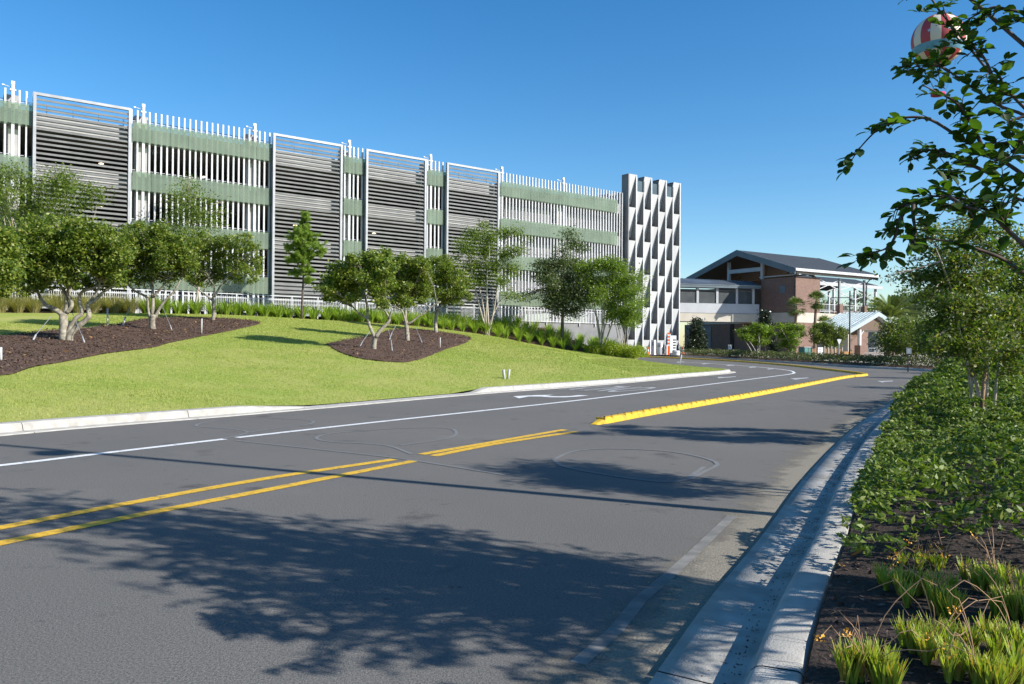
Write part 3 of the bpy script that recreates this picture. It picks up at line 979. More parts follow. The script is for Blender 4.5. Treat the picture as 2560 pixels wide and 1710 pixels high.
# ceiling lamps seen through the screens (lit)
lm = bpy.data.materials.new('lamp_glow'); lm.use_nodes = True
lm.node_tree.nodes['Principled BSDF'].inputs['Emission Color'].default_value = (1, .78, .5, 1)
lm.node_tree.nodes['Principled BSDF'].inputs['Emission Strength'].default_value = 2.2
for px, py in [(253, 410), (252, 519), (740, 469), (738, 564), (935, 495), (935, 584), (510, 443)]:
    s = fs(px, -3, py); z = fz(px, py, -3)
    MB().lathe([(.15, 0), (.17, .03), (.08, .07)], 12, (s, 3.0, z)).build('ceiling_lamp', lm, gar)
for px, py in [(333, 372), (386, 381)]:
    s = fs(px, -1.4, py); z = fz(px, py, -1.4)
    MB().lathe([(.02, -.2), (.16, -.14), (.2, 0), (.16, .14), (.02, .2)], 12, (s, 1.4, z)).build('globe_mirror', M_['grey_plastic'], gar)
# shed roof over the stair behind the tower
a, b = fs(1508, -2.5, 470), fs(1566, -2.5, 460)
mb = MB()
mb.hexa([(a, 2.4, 17.0), (b + 4, 2.4, 18.55), (b + 4, 8, 18.55), (a, 8, 17.0)], [(a, 2.4, 17.25), (b + 4, 2.4, 18.85), (b + 4, 8, 18.85), (a, 8, 17.25)])
mb.build('stair_roof', M_['steel_roof'], gar)
MB().box(a + 1, b + 4, 2.9, 7.5, 15.5, 17.3).build('stair_wall', M_['pale_panel'], gar)

# railing along the foot of the garage
ra, rb = fs(-5, 2.2, 740) - 8, fs(1560, 2.2, 790)
fen = empty('garage_railing', G0, RZ, 'white picket railing running along the foot of the garage', 'railing')
mb = MB(); mp = MB()
x = ra; i = 0
while x < rb:
    if i % 16: mb.box(x - .016, x + .016, -2.216, -2.184, 3.68, 4.74)
    x += .125; i += 1
mb.build('picket', M_['white_metal'], fen)
mb = MB()
for z in (3.62, 4.60, 4.86): mb.box(ra, rb, -2.23, -2.17, z, z + .055)
mb.build('rail', M_['white_metal'], fen)
x = ra
po = MB().box(-.04, .04, -2.24, -2.16, 3.3, 4.92).build('post', M_['white_metal'], fen); po.location = (x, 0, 0)
while x + 2 < rb:
    x += 2.0; o = po.copy(); COL.objects.link(o); o.location = (x, 0, 0)
rw = MB().box(fs(960, 2.0, 800), rb, -2.1, -1.85, .2, 3.6).build('retaining_wall', M_['shade_precast'])
rw.location = G0; rw.rotation_euler = (0, 0, RZ)
tag(rw, 'low grey concrete wall under the right part of the white railing', 'wall')

# ================================================================== STAIR TOWER
TO = .5
tw = empty('stair_tower', G0, RZ, 'tall pale concrete stair tower of folded panels with black triangular shadows', 'tower')
t0, t1 = fs(1572, TO, 640), fs(1700.5, TO, 640)
sw = (t1 - t0) / 7
MH = 3.385
for i in range(7):
    x0, x1 = t0 + i * sw, t0 + (i + 1) * sw
    zt = 19.05 if i % 2 == 0 else 17.38
    mb = MB()
    ft = .15
    yb = -TO
    # fin on the right hand side
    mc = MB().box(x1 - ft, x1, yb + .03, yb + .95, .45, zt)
    mb.box(x1 - ft, x1, yb - .02, yb + .029, .45, zt)
    z = zt
    while z > 1.9:
        zb = z - MH
        h = .42                                     # open slot under the leaning panel
        rec = .74
        mb.hexa([(x0, yb, z), (x1 - ft, yb, z), (x1 - ft, yb + .10, z), (x0, yb + .10, z)],
                [(x0, yb + rec, zb + h), (x1 - ft, yb + rec, zb + h), (x1 - ft, yb + rec + .1, zb + h), (x0, yb + rec + .1, zb + h)])
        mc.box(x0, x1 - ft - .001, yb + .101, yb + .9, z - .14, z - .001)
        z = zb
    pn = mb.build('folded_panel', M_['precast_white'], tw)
    mc.build('rib', M_['shade_precast'], pn)  # rib sides coloured darker than the pale front edge to deepen the shade
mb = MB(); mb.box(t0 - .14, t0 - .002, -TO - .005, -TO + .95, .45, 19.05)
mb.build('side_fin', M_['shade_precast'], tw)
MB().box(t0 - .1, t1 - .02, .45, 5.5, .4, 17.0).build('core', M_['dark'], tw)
for i in (1, 3, 5):
    x0, x1 = t0 + i * sw, t0 + (i + 1) * sw
    MB().box(x0 + .02, x1 - .02, -.25, -.235, 17.4, 18.55).build('glass_guard', M_['clear_glass'], tw)
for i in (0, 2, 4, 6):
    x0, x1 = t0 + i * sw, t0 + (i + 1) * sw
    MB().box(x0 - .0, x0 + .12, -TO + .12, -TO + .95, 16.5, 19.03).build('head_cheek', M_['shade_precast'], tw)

# ================================================================== FOOTBRIDGE
B0, B1 = at(1694, 760, 97.2), at(1898, 760, 99.4)
zz = lambda z: 1.5 + (z - 1.5) * 1.055
bd = Vector((B1.x - B0.x, B1.y - B0.y, 0)); BL = bd.length; bd.normalize()
br = empty('footbridge', (B0.x, B0.y, 0), math.atan2(bd.y, bd.x), 'covered pale footbridge with louvred windows joining tower and brick building', 'footbridge')
MB().box(-3, BL, 0, .25, 5.42, 6.55).build('parapet', M_['pale_panel'], br)
MB().box(-3, BL, -.06, .35, 4.42, 5.38).build('edge_beam', M_['cream'], br)
MB().box(-3, BL, .351, 3.2, 4.6, 4.9).build('deck', M_['slab'], br)
MB().box(-3, BL, 3.2, 3.4, 4.42, 8.4).build('rear_wall', M_['pale_panel'], br)
posts = [(at(p, 740, 98.3).x - B0.x) / bd.x for p in (1741.5, 1793, 1845, 1889)]
for x in posts: MB().box(x - .15, x + .15, -.03, .25, 6.551, 8.36).build('post', M_['pale_panel'], br)
xs_ = [-2.5] + posts
for a, b in zip(xs_[:-1], xs_[1:]):
    mb = MB()
    z = 6.62
    while z < 8.05:
        mb.hexa([(a + .16, .05, z), (b - .16, .05, z), (b - .16, .07, z), (a + .16, .07, z)], [(a + .16, .12, z + .075), (b - .16, .12, z + .075), (b - .16, .14, z + .075), (a + .16, .14, z + .075)])
        z += .125
    mb.box(a + .152, b - .152, .02, .12, 8.02, 8.10)
    mb.build('louvred_window', M_['louvre_dark'], br)
MB().box(-3, BL, -.45, .3, 8.36, 8.66).build('fascia', M_['fascia'], br)
mb = MB()
mb.hexa([(-3, -.5, 8.66), (BL, -.5, 8.62), (BL, -.5, 8.70), (-3, -.5, 8.74)], [(-3, 2.0, 9.55), (BL, 2.0, 9.30), (BL, 2.0, 9.38), (-3, 2.0, 9.63)])
mb.hexa([(-3, 2.0, 9.55), (BL, 2.0, 9.30), (BL, 2.0, 9.38), (-3, 2.0, 9.63)], [(-3, 4.4, 8.6), (BL, 4.4, 8.6), (BL, 4.4, 8.68), (-3, 4.4, 8.68)])
x = -2.8
while x < BL:
    f = (x + 3) / (BL + 3)
    mb.beam((x, -.5, 8.76 - .04 * f), (x, 2.0, 9.65 - .25 * f), .05, .07)
    x += .42
mb.build('roof', M_['steel_roof'], br)

for c_ in list(br.children):
    for v_ in c_.data.vertices: v_.co.z = zz(v_.co.z)

# ================================================================== BRICK BUILDING
C0 = at(1989, 760, 95.0)
ang = math.radians(90 - 57.9)
bb = empty('brick_building', (C0.x, C0.y, 0), ang, 'two storey red brick building with a dark gabled roof and open timber-ceilinged gable', 'building')
# local x: along the sunny right-hand wall, y: along the shaded gable wall
GY = .9
W, L_, EV, RD = 17.3, 15.7, 10.75, 13.9
wall = MB()
wall.box(.5, .8, .5, 5.6, GY, 10.0)                       # gable wall stub
wall.box(.801, 5.2, .5, .8, GY, 10.05)                       # sunny wall
wall.box(4.9, 5.2, .801, 6, 5.7, 10.0)
wall.box(.5, 15.0, .52, .8, GY - .4, 4.5)
wall.build('brick_wall', M_['brick'], bb)
MB().box(.5, .8, 5.601, 19, GY - .3, 4.5).build('brick_wall', M_['brick'], bb)
MB().box(2.2, 2.5, 5.601, 17, 4.51, 9.4).build('brick_wall', M_['brick'], bb)
mb = MB(); mb.box(.46, 15.2, .455, 17, 4.5, 5.72)
mb.build('cream_band', M_['cream'], bb)
MB().box(.44, 15.22, .44, .5, 5.35, 5.42).build('band_moulding', M_['cream'], bb)
# roof
mb = MB()
e = .18
for y0, z0, y1, z1 in [(-.35, EV, W / 2, RD), (W + .35, EV, W / 2, RD)]:
    mb.hexa([(-.5, y0, z0), (L_, y0, z0), (L_, y0, z0 + e), (-.5, y0, z0 + e)], [(-.5, y1, z1 - e), (L_, y1, z1 - e), (L_, y1, z1), (-.5, y1, z1)])
rf = mb.build('roof', M_['dark_roof'], bb)
mb = MB()
for y0, z0, y1, z1 in [(-.35, EV, W / 2, RD), (W + .35, EV, W / 2, RD)]:
    for xx in (-.62, L_ + .001):
        MB().hexa([(xx, y0, z0 - .55), (xx + .12, y0, z0 - .55), (xx + .12, y0, z0 + .22), (xx, y0, z0 + .22)], [(xx, y1, z1 - .75), (xx + .12, y1, z1 - .75), (xx + .12, y1, z1 + .03), (xx, y1, z1 + .03)]).build('rake_board', M_['fascia'], rf)
mb = MB()
mb.box(-.6, L_, -.50, -.352, EV - .16, EV + .16)
mb.build('gutter', M_['white_metal'], rf)
mb = MB(); mb.box(-.4, L_ - .2, .3, .5, EV - .40, EV - .1); mb.box(-.4, L_ - .2, W - .5, W - .3, EV - .55, EV - .1)
mb.build('eave_beam', M_['pale_panel'], bb)
mb = MB()
for y0, z0, y1, z1 in [(-.2, EV - .22, W / 2, RD - .35), (W + .2, EV - .22, W / 2, RD - .35)]:
    mb.hexa([(-.45, y0, z0), (L_ - .1, y0, z0), (L_ - .1, y0, z0 + .1), (-.45, y0, z0 + .1)], [(-.45, y1, z1 - .02), (L_ - .1, y1, z1 - .02), (L_ - .1, y1, z1 + .08), (-.45, y1, z1 + .08)])
mb.build('ceiling', M_['wood_ceiling'], bb)
# gable posts and beam
def soff(y): return EV - .3 + (RD - EV - .25) * (1 - abs(y - W / 2) / (W / 2))
for y in (5.5, 11.0): MB().box(.42, .75, y - .17, y + .17, 9.2 if y > 6 else 10.0, soff(y)).build('gable_post', M_['pale_panel'], bb)
MB().box(.40, .73, 5.68, 10.82, 11.05, 11.55).build('gable_beam', M_['pale_panel'], bb)
mb = MB()
mb.beam((.6, -.1, 10.25), (.6, 5.9, 10.25), .25, .12); mb.build('coping', M_['pale_panel'], bb)
mb = MB()
for y in (4, 8.6, 13): mb.box(5, 5.15, y, y + .15, 9, soff(y) - .02)
mb.beam((5, 1.0, 10.2), (5, 8.6, 12.9), .12, .16); mb.beam((5, 16, 10.2), (5, 8.6, 12.9), .12, .16); mb.beam((5, 1, 10.6), (5, 16, 10.6), .12, .16)
mb.build('truss', M_['brown_wood'], bb)
MB().box(6, 11, 6.5, 12, 5.73, 10.4).build('core_wall', M_['brick'], bb)
MB().box(5, L_, 1, 16.6, 5.721, 5.80).build('upper_floor', M_['slab'], bb)
# open side: piers, columns, braces, railings
for yy in (.6, 8.3, 16.6):
    for xx in (9.1, 14.2):
        MB().box(xx - .34, xx + .34, yy - .34, yy + .34, 5.8, 6.95).build('brick_pier', M_['brick'], bb)
        MB().box(xx - .12, xx + .12, yy - .12, yy + .12, 6.951, EV - .5 if yy != 8.3 else 12.9).build('steel_column', M_['silver'], bb)
    xs2 = (5.2, 9.1, 14.2)
    for a, b in zip(xs2[:-1], xs2[1:]):
        mb = MB(); mb.beam((a, yy, 8.75), (b, yy, 10.0), .07, .10); mb.beam((a, yy + .08, 10.0), (b, yy + .08, 8.75), .07, .10)
        mb.build('cross_brace', M_['white_metal'], bb)
        mb = MB()
        for z in (5.95, 6.85): mb.box(a, b, yy - .03, yy + .03, z, z + .06)
        x = a + .2
        while x < b: mb.box(x - .015, x + .015, yy - .015, yy + .015, 6.0, 6.86); x += .3
        mb.build('balcony_rail', M_['white_metal'], bb)
mb = MB(); mb.tube([(.3, .3, 10.7), (.42, .36, 10.3), (.42, .40, 9.8), (.42, .40, 5.9)], .07, 8); mb.build('downpipe', M_['black'], bb)
mb = MB(); mb.tube([(L_ - .6, -.3, 10.6), (L_ - 1.0, .1, 10.3), (L_ - 1.3, .35, 9.9), (L_ - 1.35, .42, 6.9)], .07, 8); mb.build('downpipe', M_['black'], bb)
mb = MB(); mb.box(.44, .499, 1.9, 2.7, 8.1, 9.0); mb.build('wall_vent', M_['fascia'], bb)
# things on the shaded ground floor
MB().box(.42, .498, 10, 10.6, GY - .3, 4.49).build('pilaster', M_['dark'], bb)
MB().box(.44, .499, 14, 18.6, 1.2, 4.3).build('garage_door', M_['shade_precast'], bb)

# second gabled roof further along
E2 = at(2205, 718, 122.0)
b2 = empty('rear_pavilion', (E2.x, E2.y, 0), ang, 'smaller dark gabled roof on steel columns behind the brick building', 'building')
mb = MB()
for y0, y1 in ((0, 4.6), (9.2, 4.6)):
    mb.hexa([(-17, y0, 10.7), (0, y0, 10.7), (0, y0, 10.9), (-17, y0, 10.9)], [(-17, y1, 12.1), (0, y1, 12.1), (0, y1, 12.3), (-17, y1, 12.3)])
mb.build('roof', M_['dark_roof'], b2)
MB().box(-17, 0, -.15, -.001, 10.45, 10.95).build('fascia', M_['pale_panel'], b2)
for x in (-.9, -6, -11, -16):
    for y in (.5, 8.7):
        MB().box(x - .14, x + .14, y - .14, y + .14, 7.0, 10.69).build('column', M_['white_metal'], b2)
        MB().box(x - .35, x + .35, y - .35, y + .35, 5.8, 6.99).build('brick_pier', M_['brick'], b2)
for a, b in ((-6, -.9), (-11, -6), (-16, -11)):
    mb = MB(); mb.beam((a, .5, 8.7), (b, .5, 10.1), .08, .1); mb.beam((a, .6, 10.1), (b, .6, 8.7), .08, .1)
    for z in (6, 6.9): mb.box(a, b, .45, .55, z, z + .06)
    mb.build('cross_brace', M_['white_metal'], b2)
MB().box(-17, 0, 0, 9.2, .6, 5.8).build('base_wall', M_['shade_precast'], b2)

# pavilion with the pale metal gable
A0 = at(2195, 783, 82.0)
pv = empty('entrance_pavilion', (A0.x, A0.y, 0), ang, 'open entrance pavilion with pale green metal gable roof on brick-based posts', 'pavilion')
# local x: across the gable end, y: back along the ridge
hz = 5.1; ez = 3.25; hw = 4.75; dl = 4.6
mb = MB()
for s in (-1, 1):
    mb.hexa([(s * hw, 0, ez), (0, 0, hz), (0, 0, hz + .1), (s * hw, 0, ez + .1)], [(s * hw, dl, ez), (0, dl, hz), (0, dl, hz + .1), (s * hw, dl, ez + .1)])
    y = .15
    while y < dl:
        mb.beam((s * hw, y, ez + .12), (0, y, hz + .12), .05, .07); y += .42
mb.build('roof', M_['pale_roof'], pv)
mb = MB()
for s in (-1, 1):
    mb = MB(); mb.hexa([(s * hw, -.12, ez - .32), (0, -.12, hz - .32), (0, -.12, hz + .14), (s * hw, -.12, ez + .14)], [(s * hw, -.001, ez - .32), (0, -.001, hz - .32), (0, -.001, hz + .14), (s * hw, -.001, ez + .14)])
    mb.build('rake_board', M_['pale_roof'], pv)
mb = MB()
mb.box(-2.6, 2.6, .3, .5, 3.3, 3.55)
mb.prism([(-2.6, 3.55), (2.6, 3.55), (0, 4.75)], .35, .45, 'y')
mb.box(-2.6, 2.6, 3.6, 3.8, 2.9, 3.55)
mb.build('gable_infill', M_['wood_ceiling'], pv)
for x in (-2.5, 2.5):
    for y in (.4, 3.8):
        MB().box(x - .33, x + .33, y - .33, y + .33, .5, 1.75).build('brick_base', M_['brick'], pv)
        MB().box(x - .14, x + .14, y - .14, y + .14, 1.751, 3.35).build('post', M_['white_metal'], pv)
        mb = MB(); mb.beam((x, y, 2.6), (x - .7 * (1 if x > 0 else -1), y, 3.3), .08, .1); mb.build('brace', M_['white_metal'], pv)
MB().box(-4.2, -3.9, .5, dl, .5, 3.2).build('side_wall', M_['cream'], pv)
mb = MB()
mb.box(-4.5, 4.5, -2.0, -1.97, 1.45, 1.5)
x = -4.5
while x < 4.5: mb.box(x - .02, x + .02, -2.0, -1.96, .6, 1.46); x += .9
rl = mb.build('plaza_rail', M_['silver'], None)
rl.location = pv.location; rl.rotation_euler = pv.rotation_euler
tag(rl, 'thin silver handrail in front of the entrance pavilion', 'railing')
# ================================================================== VEGETATION
def quads_leaves(C, size, up=.5, asp=.45, jitter=.35, dirs=None):
    n = len(C)
    nrm = rng.normal(0, 1, (n, 3)); nrm[:, 2] += up * 2
    nrm /= np.linalg.norm(nrm, axis=1)[:, None]
    u = rng.normal(0, 1, (n, 3)) if dirs is None else dirs + rng.normal(0, .3, (n, 3))
    u -= nrm * (u * nrm).sum(1)[:, None]
    u /= np.linalg.norm(u, axis=1)[:, None] + 1e-9
    v = np.cross(nrm, u)
    s = (size * rng.uniform(1 - jitter, 1 + jitter, n))[:, None]
    V = np.stack([C - u * s * .5, C + v * s * .5 * asp - u * s * .05, C + u * s * .5, C - v * s * .5 * asp - u * s * .05], 1).reshape(-1, 3)
    return V, np.arange(4 * n).reshape(n, 4)

def crown_points(blobs, n, clus=26, sig=.30, shell=(.45, 1.0), csize=None):
    w_ = np.array([b[1] ** 2 for b in blobs]); w_ /= w_.sum()
    out = []
    for (c, r), f in zip(blobs, w_):
        m = max(2, int(n * f / clus))
        d = rng.normal(0, 1, (m, 3)); d /= np.linalg.norm(d, axis=1)[:, None]
        d[:, 2] *= .85
        rad = r * rng.uniform(shell[0], shell[1], m) ** .7
        far_ = rng.random(m) < .13
        rad[far_] *= rng.uniform(1.1, 1.38, far_.sum())
        cc = np.array(c) + d * rad[:, None]
        s = csize if csize else sig * r
        k_ = rng.integers(int(clus * .5), int(clus * 1.5), m)
        P = np.repeat(cc, k_, 0)
        out.append(P + rng.normal(0, 1, P.shape) * s * np.array([1, 1, .6]))
    return np.vstack(out)

def pblobs(lst, Y, k=1.0, o=(0, 0), depth=.5, rs=1.0):
    out = []
    for x, y, r in lst:
        px, py, rp_ = o[0] + x / k, o[1] + y / k, r / k
        rm = rp_ / F * Y * rs
        dy = random.uniform(-depth, depth)
        out.append((at(px, py, Y + dy), rm))
    return out

def limb(pts, Y, r0, r1, k=1.0, o=(0, 0), dep=.3):
    P = []
    ph = random.uniform(0, 6)
    dd = random.uniform(-dep, dep)
    for i, (x, y) in enumerate(pts):
        f = i / max(1, len(pts) - 1)
        P.append(at(o[0] + x / k, o[1] + y / k, Y + dd * f + .04 * math.sin(3 * f + ph)))
    C = catmull([tuple(p) for p in P], 4)
    n = len(C)
    return [Vector(c) for c in C], [r0 + (r1 - r0) * (i / (n - 1)) ** .8 for i in range(n)]

def path(a, b, sag=.0, n=6, wob=.06):
    a, b = Vector(a), Vector(b)
    L = (b - a).length
    out = []
    w1 = Vector((random.gauss(0, 1), random.gauss(0, 1), random.gauss(0, .5))) * wob * L
    for i in range(n):
        f = i / (n - 1)
        p = a.lerp(b, f) + w1 * math.sin(math.pi * f) + Vector((0, 0, sag * L * math.sin(math.pi * f)))
        out.append(p)
    return out

def tree(name, label, cat, base, wood, blobs, nleaf, lsize, lmat, bmat, twigs=2, asp=.5, up=.5, clus=26, sig=.30, shell=(.45, 1), group=None, csize=None, smin=.012):
    base = Vector(base)
    t = empty(name, base, 0, label, cat, group)
    mb = MB()
    ends = []
    for P, r in wood:
        mb.tube([p - base for p in P], r, 7)
        for i, p in enumerate(P):
            if i > len(P) * .45: ends.append((p, r[i]))
    for c, r in blobs:
        c = Vector(c)
        if not ends: break
        p, rr = min(ends, key=lambda e: (e[0] - c).length + random.uniform(0, .2))
        q = path(p, c, .05, 6, .08)
        r0 = min(rr * .8, .05 * (c - p).length + .012)
        mb.tube([x - base for x in q], [max(smin * .6, r0 * (1 - .75 * i / 5)) for i in range(6)], 5)
        for _ in range(twigs):
            d = Vector((random.gauss(0, 1), random.gauss(0, 1), random.gauss(.2, .8))).normalized() * r * random.uniform(.6, .95)
            s_ = q[random.randint(2, 5)]
            g = path(s_, c + d, .03, 4, .08)
            mb.tube([x - base for x in g], [smin, smin * .8, smin * .6, smin * .35], 4)
    mb.build('trunk', bmat, t, True)
    P = crown_points(blobs, nleaf, clus, sig, shell, csize) - np.array(base)
    V, Q = quads_leaves(P, lsize, up, asp)
    link('crown', np_mesh('crown', V, Q), lmat, t)
    return t

# ---- gnarled trees on the two mulch beds
def bed_tree(label, base, bk, bo, limbs, blobs, nleaf, depth, lk=None, lo=None, tr=.17):
    k_, o_ = bk, bo
    bx, by = o_[0] + base[0] / k_, o_[1] + base[1] / k_
    b = lhit(bx, by); Y = b[1]
    wood = []
    for pts, r0, r1 in limbs:
        wood.append(limb(pts, Y, r0, r1, k_, o_))
    w0 = wood[0][0]
    w0[0].z -= .12
    blobs = [(x, y, r * 1.12) for x, y, r in blobs] + [(x + random.uniform(-.9, .9) * r, y + random.uniform(-.6, .7) * r, r * .42) for x, y, r in blobs]
    bl = pblobs(blobs, Y, lk or k_, lo or o_, depth)
    return tree('gnarled_tree', label, 'tree', (b[0], b[1], b[2] - .05), wood, bl, int(nleaf * 2.1), .125, M_['leaf_oak'], M_['bark_pale'], asp=.58, csize=.125, clus=34, up=.6, shell=(.2, 1.15), group='gnarled trees planted on the mulch beds')

o8 = (0, 400)
bed_tree('largest gnarled tree with pale forked trunk at the left end of the left mulch bed', (840, 1125), 5.227, (0, 640),
         [([(840, 1135), (838, 1000), (830, 760)], .21, .15), ([(905, 1120), (915, 1030), (985, 950), (1085, 870), (1165, 780), (1150, 640), (1240, 580), (1350, 470)], .15, .06),
          ([(830, 780), (780, 740), (700, 690), (600, 640), (540, 570), (490, 460)], .12, .05), ([(845, 780), (870, 690), (872, 600), (860, 500), (800, 400), (740, 300)], .11, .04),
          ([(880, 1050), (920, 930), (1000, 810), (1075, 740), (1040, 600), (1060, 480), (1180, 430), (1290, 390)], .11, .04),
          ([(870, 740), (935, 660), (930, 580), (880, 480), (920, 380)], .09, .04), ([(1150, 640), (1200, 560), (1300, 380), (1240, 240)], .06, .03)],
         [(120, 620, 150), (300, 540, 140), (450, 510, 110), (620, 520, 120), (200, 780, 130), (420, 660, 130), (560, 640, 130), (690, 600, 110), (480, 790, 80), (60, 740, 120), (330, 790, 90), (700, 760, 90), (280, 850, 60), (560, 480, 70), (390, 440, 60), (720, 490, 60), (230, 480, 60), (740, 850, 55), (770, 590, 85), (810, 690, 90), (770, 790, 75), (840, 620, 60), (130, 900, 50), (620, 840, 50), (820, 850, 40), (520, 880, 35)], 18000, 1.0, 2.8, o8)
bed_tree('middle gnarled tree of the left mulch bed with dark upper limbs', (1070, 1195), 2.8, o8,
         [([(1072, 1200), (1065, 1140), (1072, 1085)], .16, .13), ([(1062, 1130), (1040, 1050), (1030, 965), (950, 920), (880, 860)], .10, .035), ([(1085, 1110), (1115, 1040), (1165, 975), (1230, 905), (1270, 820)], .09, .03),
          ([(1068, 1090), (1070, 950), (1062, 850), (1005, 780)], .10, .03), ([(1070, 960), (1130, 895), (1200, 810)], .07, .03), ([(1062, 870), (1070, 780), (1100, 690)], .05, .025)],
         [(880, 600, 110), (1000, 550, 95), (1130, 530, 95), (850, 730, 105), (1020, 690, 115), (1170, 670, 110), (1090, 790, 70), (900, 820, 60), (1240, 590, 80), (1220, 760, 60), (800, 660, 70), (950, 480, 45), (1080, 470, 40), (1290, 660, 85), (1000, 850, 40), (1280, 780, 55), (900, 520, 60), (1180, 850, 35)], 12500, .9)
bed_tree('farthest gnarled tree of the left mulch bed with a thin leaning trunk', (1487, 1130), 2.8, o8,
         [([(1487, 1135), (1500, 1060), (1490, 970)], .12, .09), ([(1490, 985), (1440, 945), (1385, 905), (1310, 840)], .07, .03), ([(1490, 975), (1500, 890), (1465, 830)], .06, .03), ([(1500, 960), (1550, 870), (1610, 800), (1680, 770)], .07, .025)],
         [(1350, 600, 105), (1480, 610, 95), (1610, 590, 85), (1720, 600, 75), (1400, 740, 95), (1550, 730, 95), (1680, 720, 85), (1490, 820, 60), (1340, 825, 60), (1765, 800, 50), (1780, 690, 45), (1650, 830, 40), (1430, 540, 45), (1300, 700, 70), (1560, 820, 45), (1400, 860, 40), (1800, 760, 40)], 9500, .9)
b = lhit(-150, 880)
tree('gnarled_tree', 'leafy tree hanging in at the left edge beside the largest gnarled tree', 'tree', (b[0], b[1], b[2] - .05), [limb([(-150, 880), (-160, 800), (-140, 740)], b[1], .17, .12), limb([(-140, 745), (-90, 710), (-40, 680)], b[1], .09, .04)],
     pblobs([(-60, 660, 170), (0, 880, 80), (-30, 560, 110), (-220, 560, 150), (-300, 760, 150), (30, 790, 90)], b[1], 2.8, o8, .9), 16000, .115, M_['leaf_oak'], M_['bark_pale'], asp=.55, sig=.27, clus=30, group='gnarled trees planted on the mulch beds')
om = (780, 560)
bed_tree('front gnarled tree of the middle mulch bed, trunk splitting into a low V', (635, 1310), 4.126, om,
         [([(635, 1318), (640, 1240), (655, 1165)], .13, .10), ([(650, 1175), (600, 1065), (572, 985), (490, 925), (425, 860)], .09, .03), ([(572, 990), (570, 860), (542, 700), (560, 600)], .07, .03), ([(655, 1170), (715, 1085), (790, 1010), (790, 960), (750, 890)], .10, .04), ([(790, 980), (820, 880), (760, 760)], .05, .025)],
         [(330, 490, 110), (500, 430, 110), (650, 390, 95), (240, 620, 95), (420, 620, 115), (600, 590, 100), (700, 710, 80), (150, 690, 50), (290, 750, 55), (760, 330, 55), (560, 340, 50), (420, 370, 50), (720, 820, 55), (60, 655, 22), (760, 470, 90), (760, 590, 90), (700, 440, 70), (200, 560, 60), (420, 760, 50), (160, 760, 35)], 10500, 1.0)
bed_tree('straight-trunked gnarled tree in the centre of the middle mulch bed', (985, 1215), 4.126, om,
         [([(985, 1222), (980, 1100), (968, 1000)], .13, .11), ([(985, 1030), (1030, 1010), (1095, 955), (1160, 920), (1240, 850), (1330, 800)], .07, .03), ([(965, 1010), (945, 940), (925, 890), (870, 860)], .07, .03), ([(970, 1000), (965, 880), (980, 760)], .07, .03)],
         [(820, 450, 110), (980, 430, 105), (900, 590, 105), (1050, 590, 105), (820, 690, 85), (960, 740, 85), (1100, 740, 75), (900, 370, 50), (1110, 470, 80), (1000, 820, 50), (860, 800, 50), (1120, 560, 95), (1120, 390, 65), (1140, 660, 80), (920, 820, 50)], 9500, 1.0)
bed_tree('rear gnarled tree of the middle mulch bed with the densest rounded crown', (1280, 1130), 4.126, om,
         [([(1280, 1136), (1275, 1000), (1292, 890)], .14, .11), ([(1255, 920), (1300, 860), (1345, 825), (1400, 760)], .06, .03), ([(1290, 900), (1280, 800), (1230, 720)], .07, .03), ([(1295, 890), (1360, 800), (1450, 720)], .07, .03)],
         [(1200, 430, 95), (1350, 410, 90), (1450, 510, 105), (1300, 560, 115), (1560, 610, 95), (1450, 680, 105), (1300, 710, 85), (1560, 730, 70), (1180, 600, 80), (1410, 800, 60), (1500, 790, 45), (1260, 370, 45)], 9500, 1.0)

# ---- airy trees in front of the garage
def bedz(px, Y):
    d = ray(px, 800)
    x = d[0] / d[1] * Y
    return Vector((x, Y, float(bed_height([[x, Y]])[0]) - .05))
def airy(label, basepx, Y, blobs, k_, o_, n, lm, ls, stems, r0, depth=1.3, name='airy_tree', bmat='bark_crape', twigs=5, group='airy trees in front of the garage', clus=18, csize=.30, sp=.10, cat='tree'):
    b = bedz(basepx, Y)
    bl = pblobs(blobs, Y, k_, o_, depth)
    top = max(c.z for c, r in bl)
    wood = []
    for i in range(stems):
        a = 2 * math.pi * i / max(1, stems)
        s0 = b + Vector((math.cos(a) * sp, math.sin(a) * sp, 0)) * (stems > 1)
        tg = bl[(i * 7) % len(bl)][0] if stems > 1 else Vector((b.x, b.y, b.z + (top - b.z) * .75))
        mid = s0.lerp(tg, .55)
        wood.append(([s0] + path(s0, mid + Vector((0, 0, (top - b.z) * .08)), 0, 5, .03)[1:] + path(mid + Vector((0, 0, (top - b.z) * .08)), tg, .02, 4, .05)[1:], [r0, r0 * .9, r0 * .8, r0 * .72, r0 * .62, r0 * .45, r0 * .3, r0 * .18]))
    return tree(name, label, cat, b, wood, bl, int(n * 1.7), ls * 1.05, M_[lm], M_[bmat], twigs=twigs, asp=.45, clus=clus, csize=csize, shell=(.1, 1.2), group=group, smin=.014)
z1, oz1 = 3.354, (0, 180)
airy('thin airy tree at the far left in front of the garage corner', 60, 47, [(60, 880, 90), (150, 830, 60), (60, 1050, 110), (200, 980, 90), (230, 1130, 90), (40, 1180, 90), (-60, 1000, 120), (10, 800, 50)], z1, oz1, 2800, 'leaf_airy', .15, 4, .05)
airy('airy spreading tree before the leftmost louvred screen', 165, 47.5, [(300, 1120, 100), (480, 880, 90), (600, 930, 85), (760, 1000, 70), (820, 1060, 50), (500, 1020, 100), (680, 1100, 75), (420, 1130, 90), (320, 960, 80), (560, 1190, 70), (250, 1220, 80), (860, 990, 25)], z1, oz1, 3800, 'leaf_airy', .15, 5, .05)
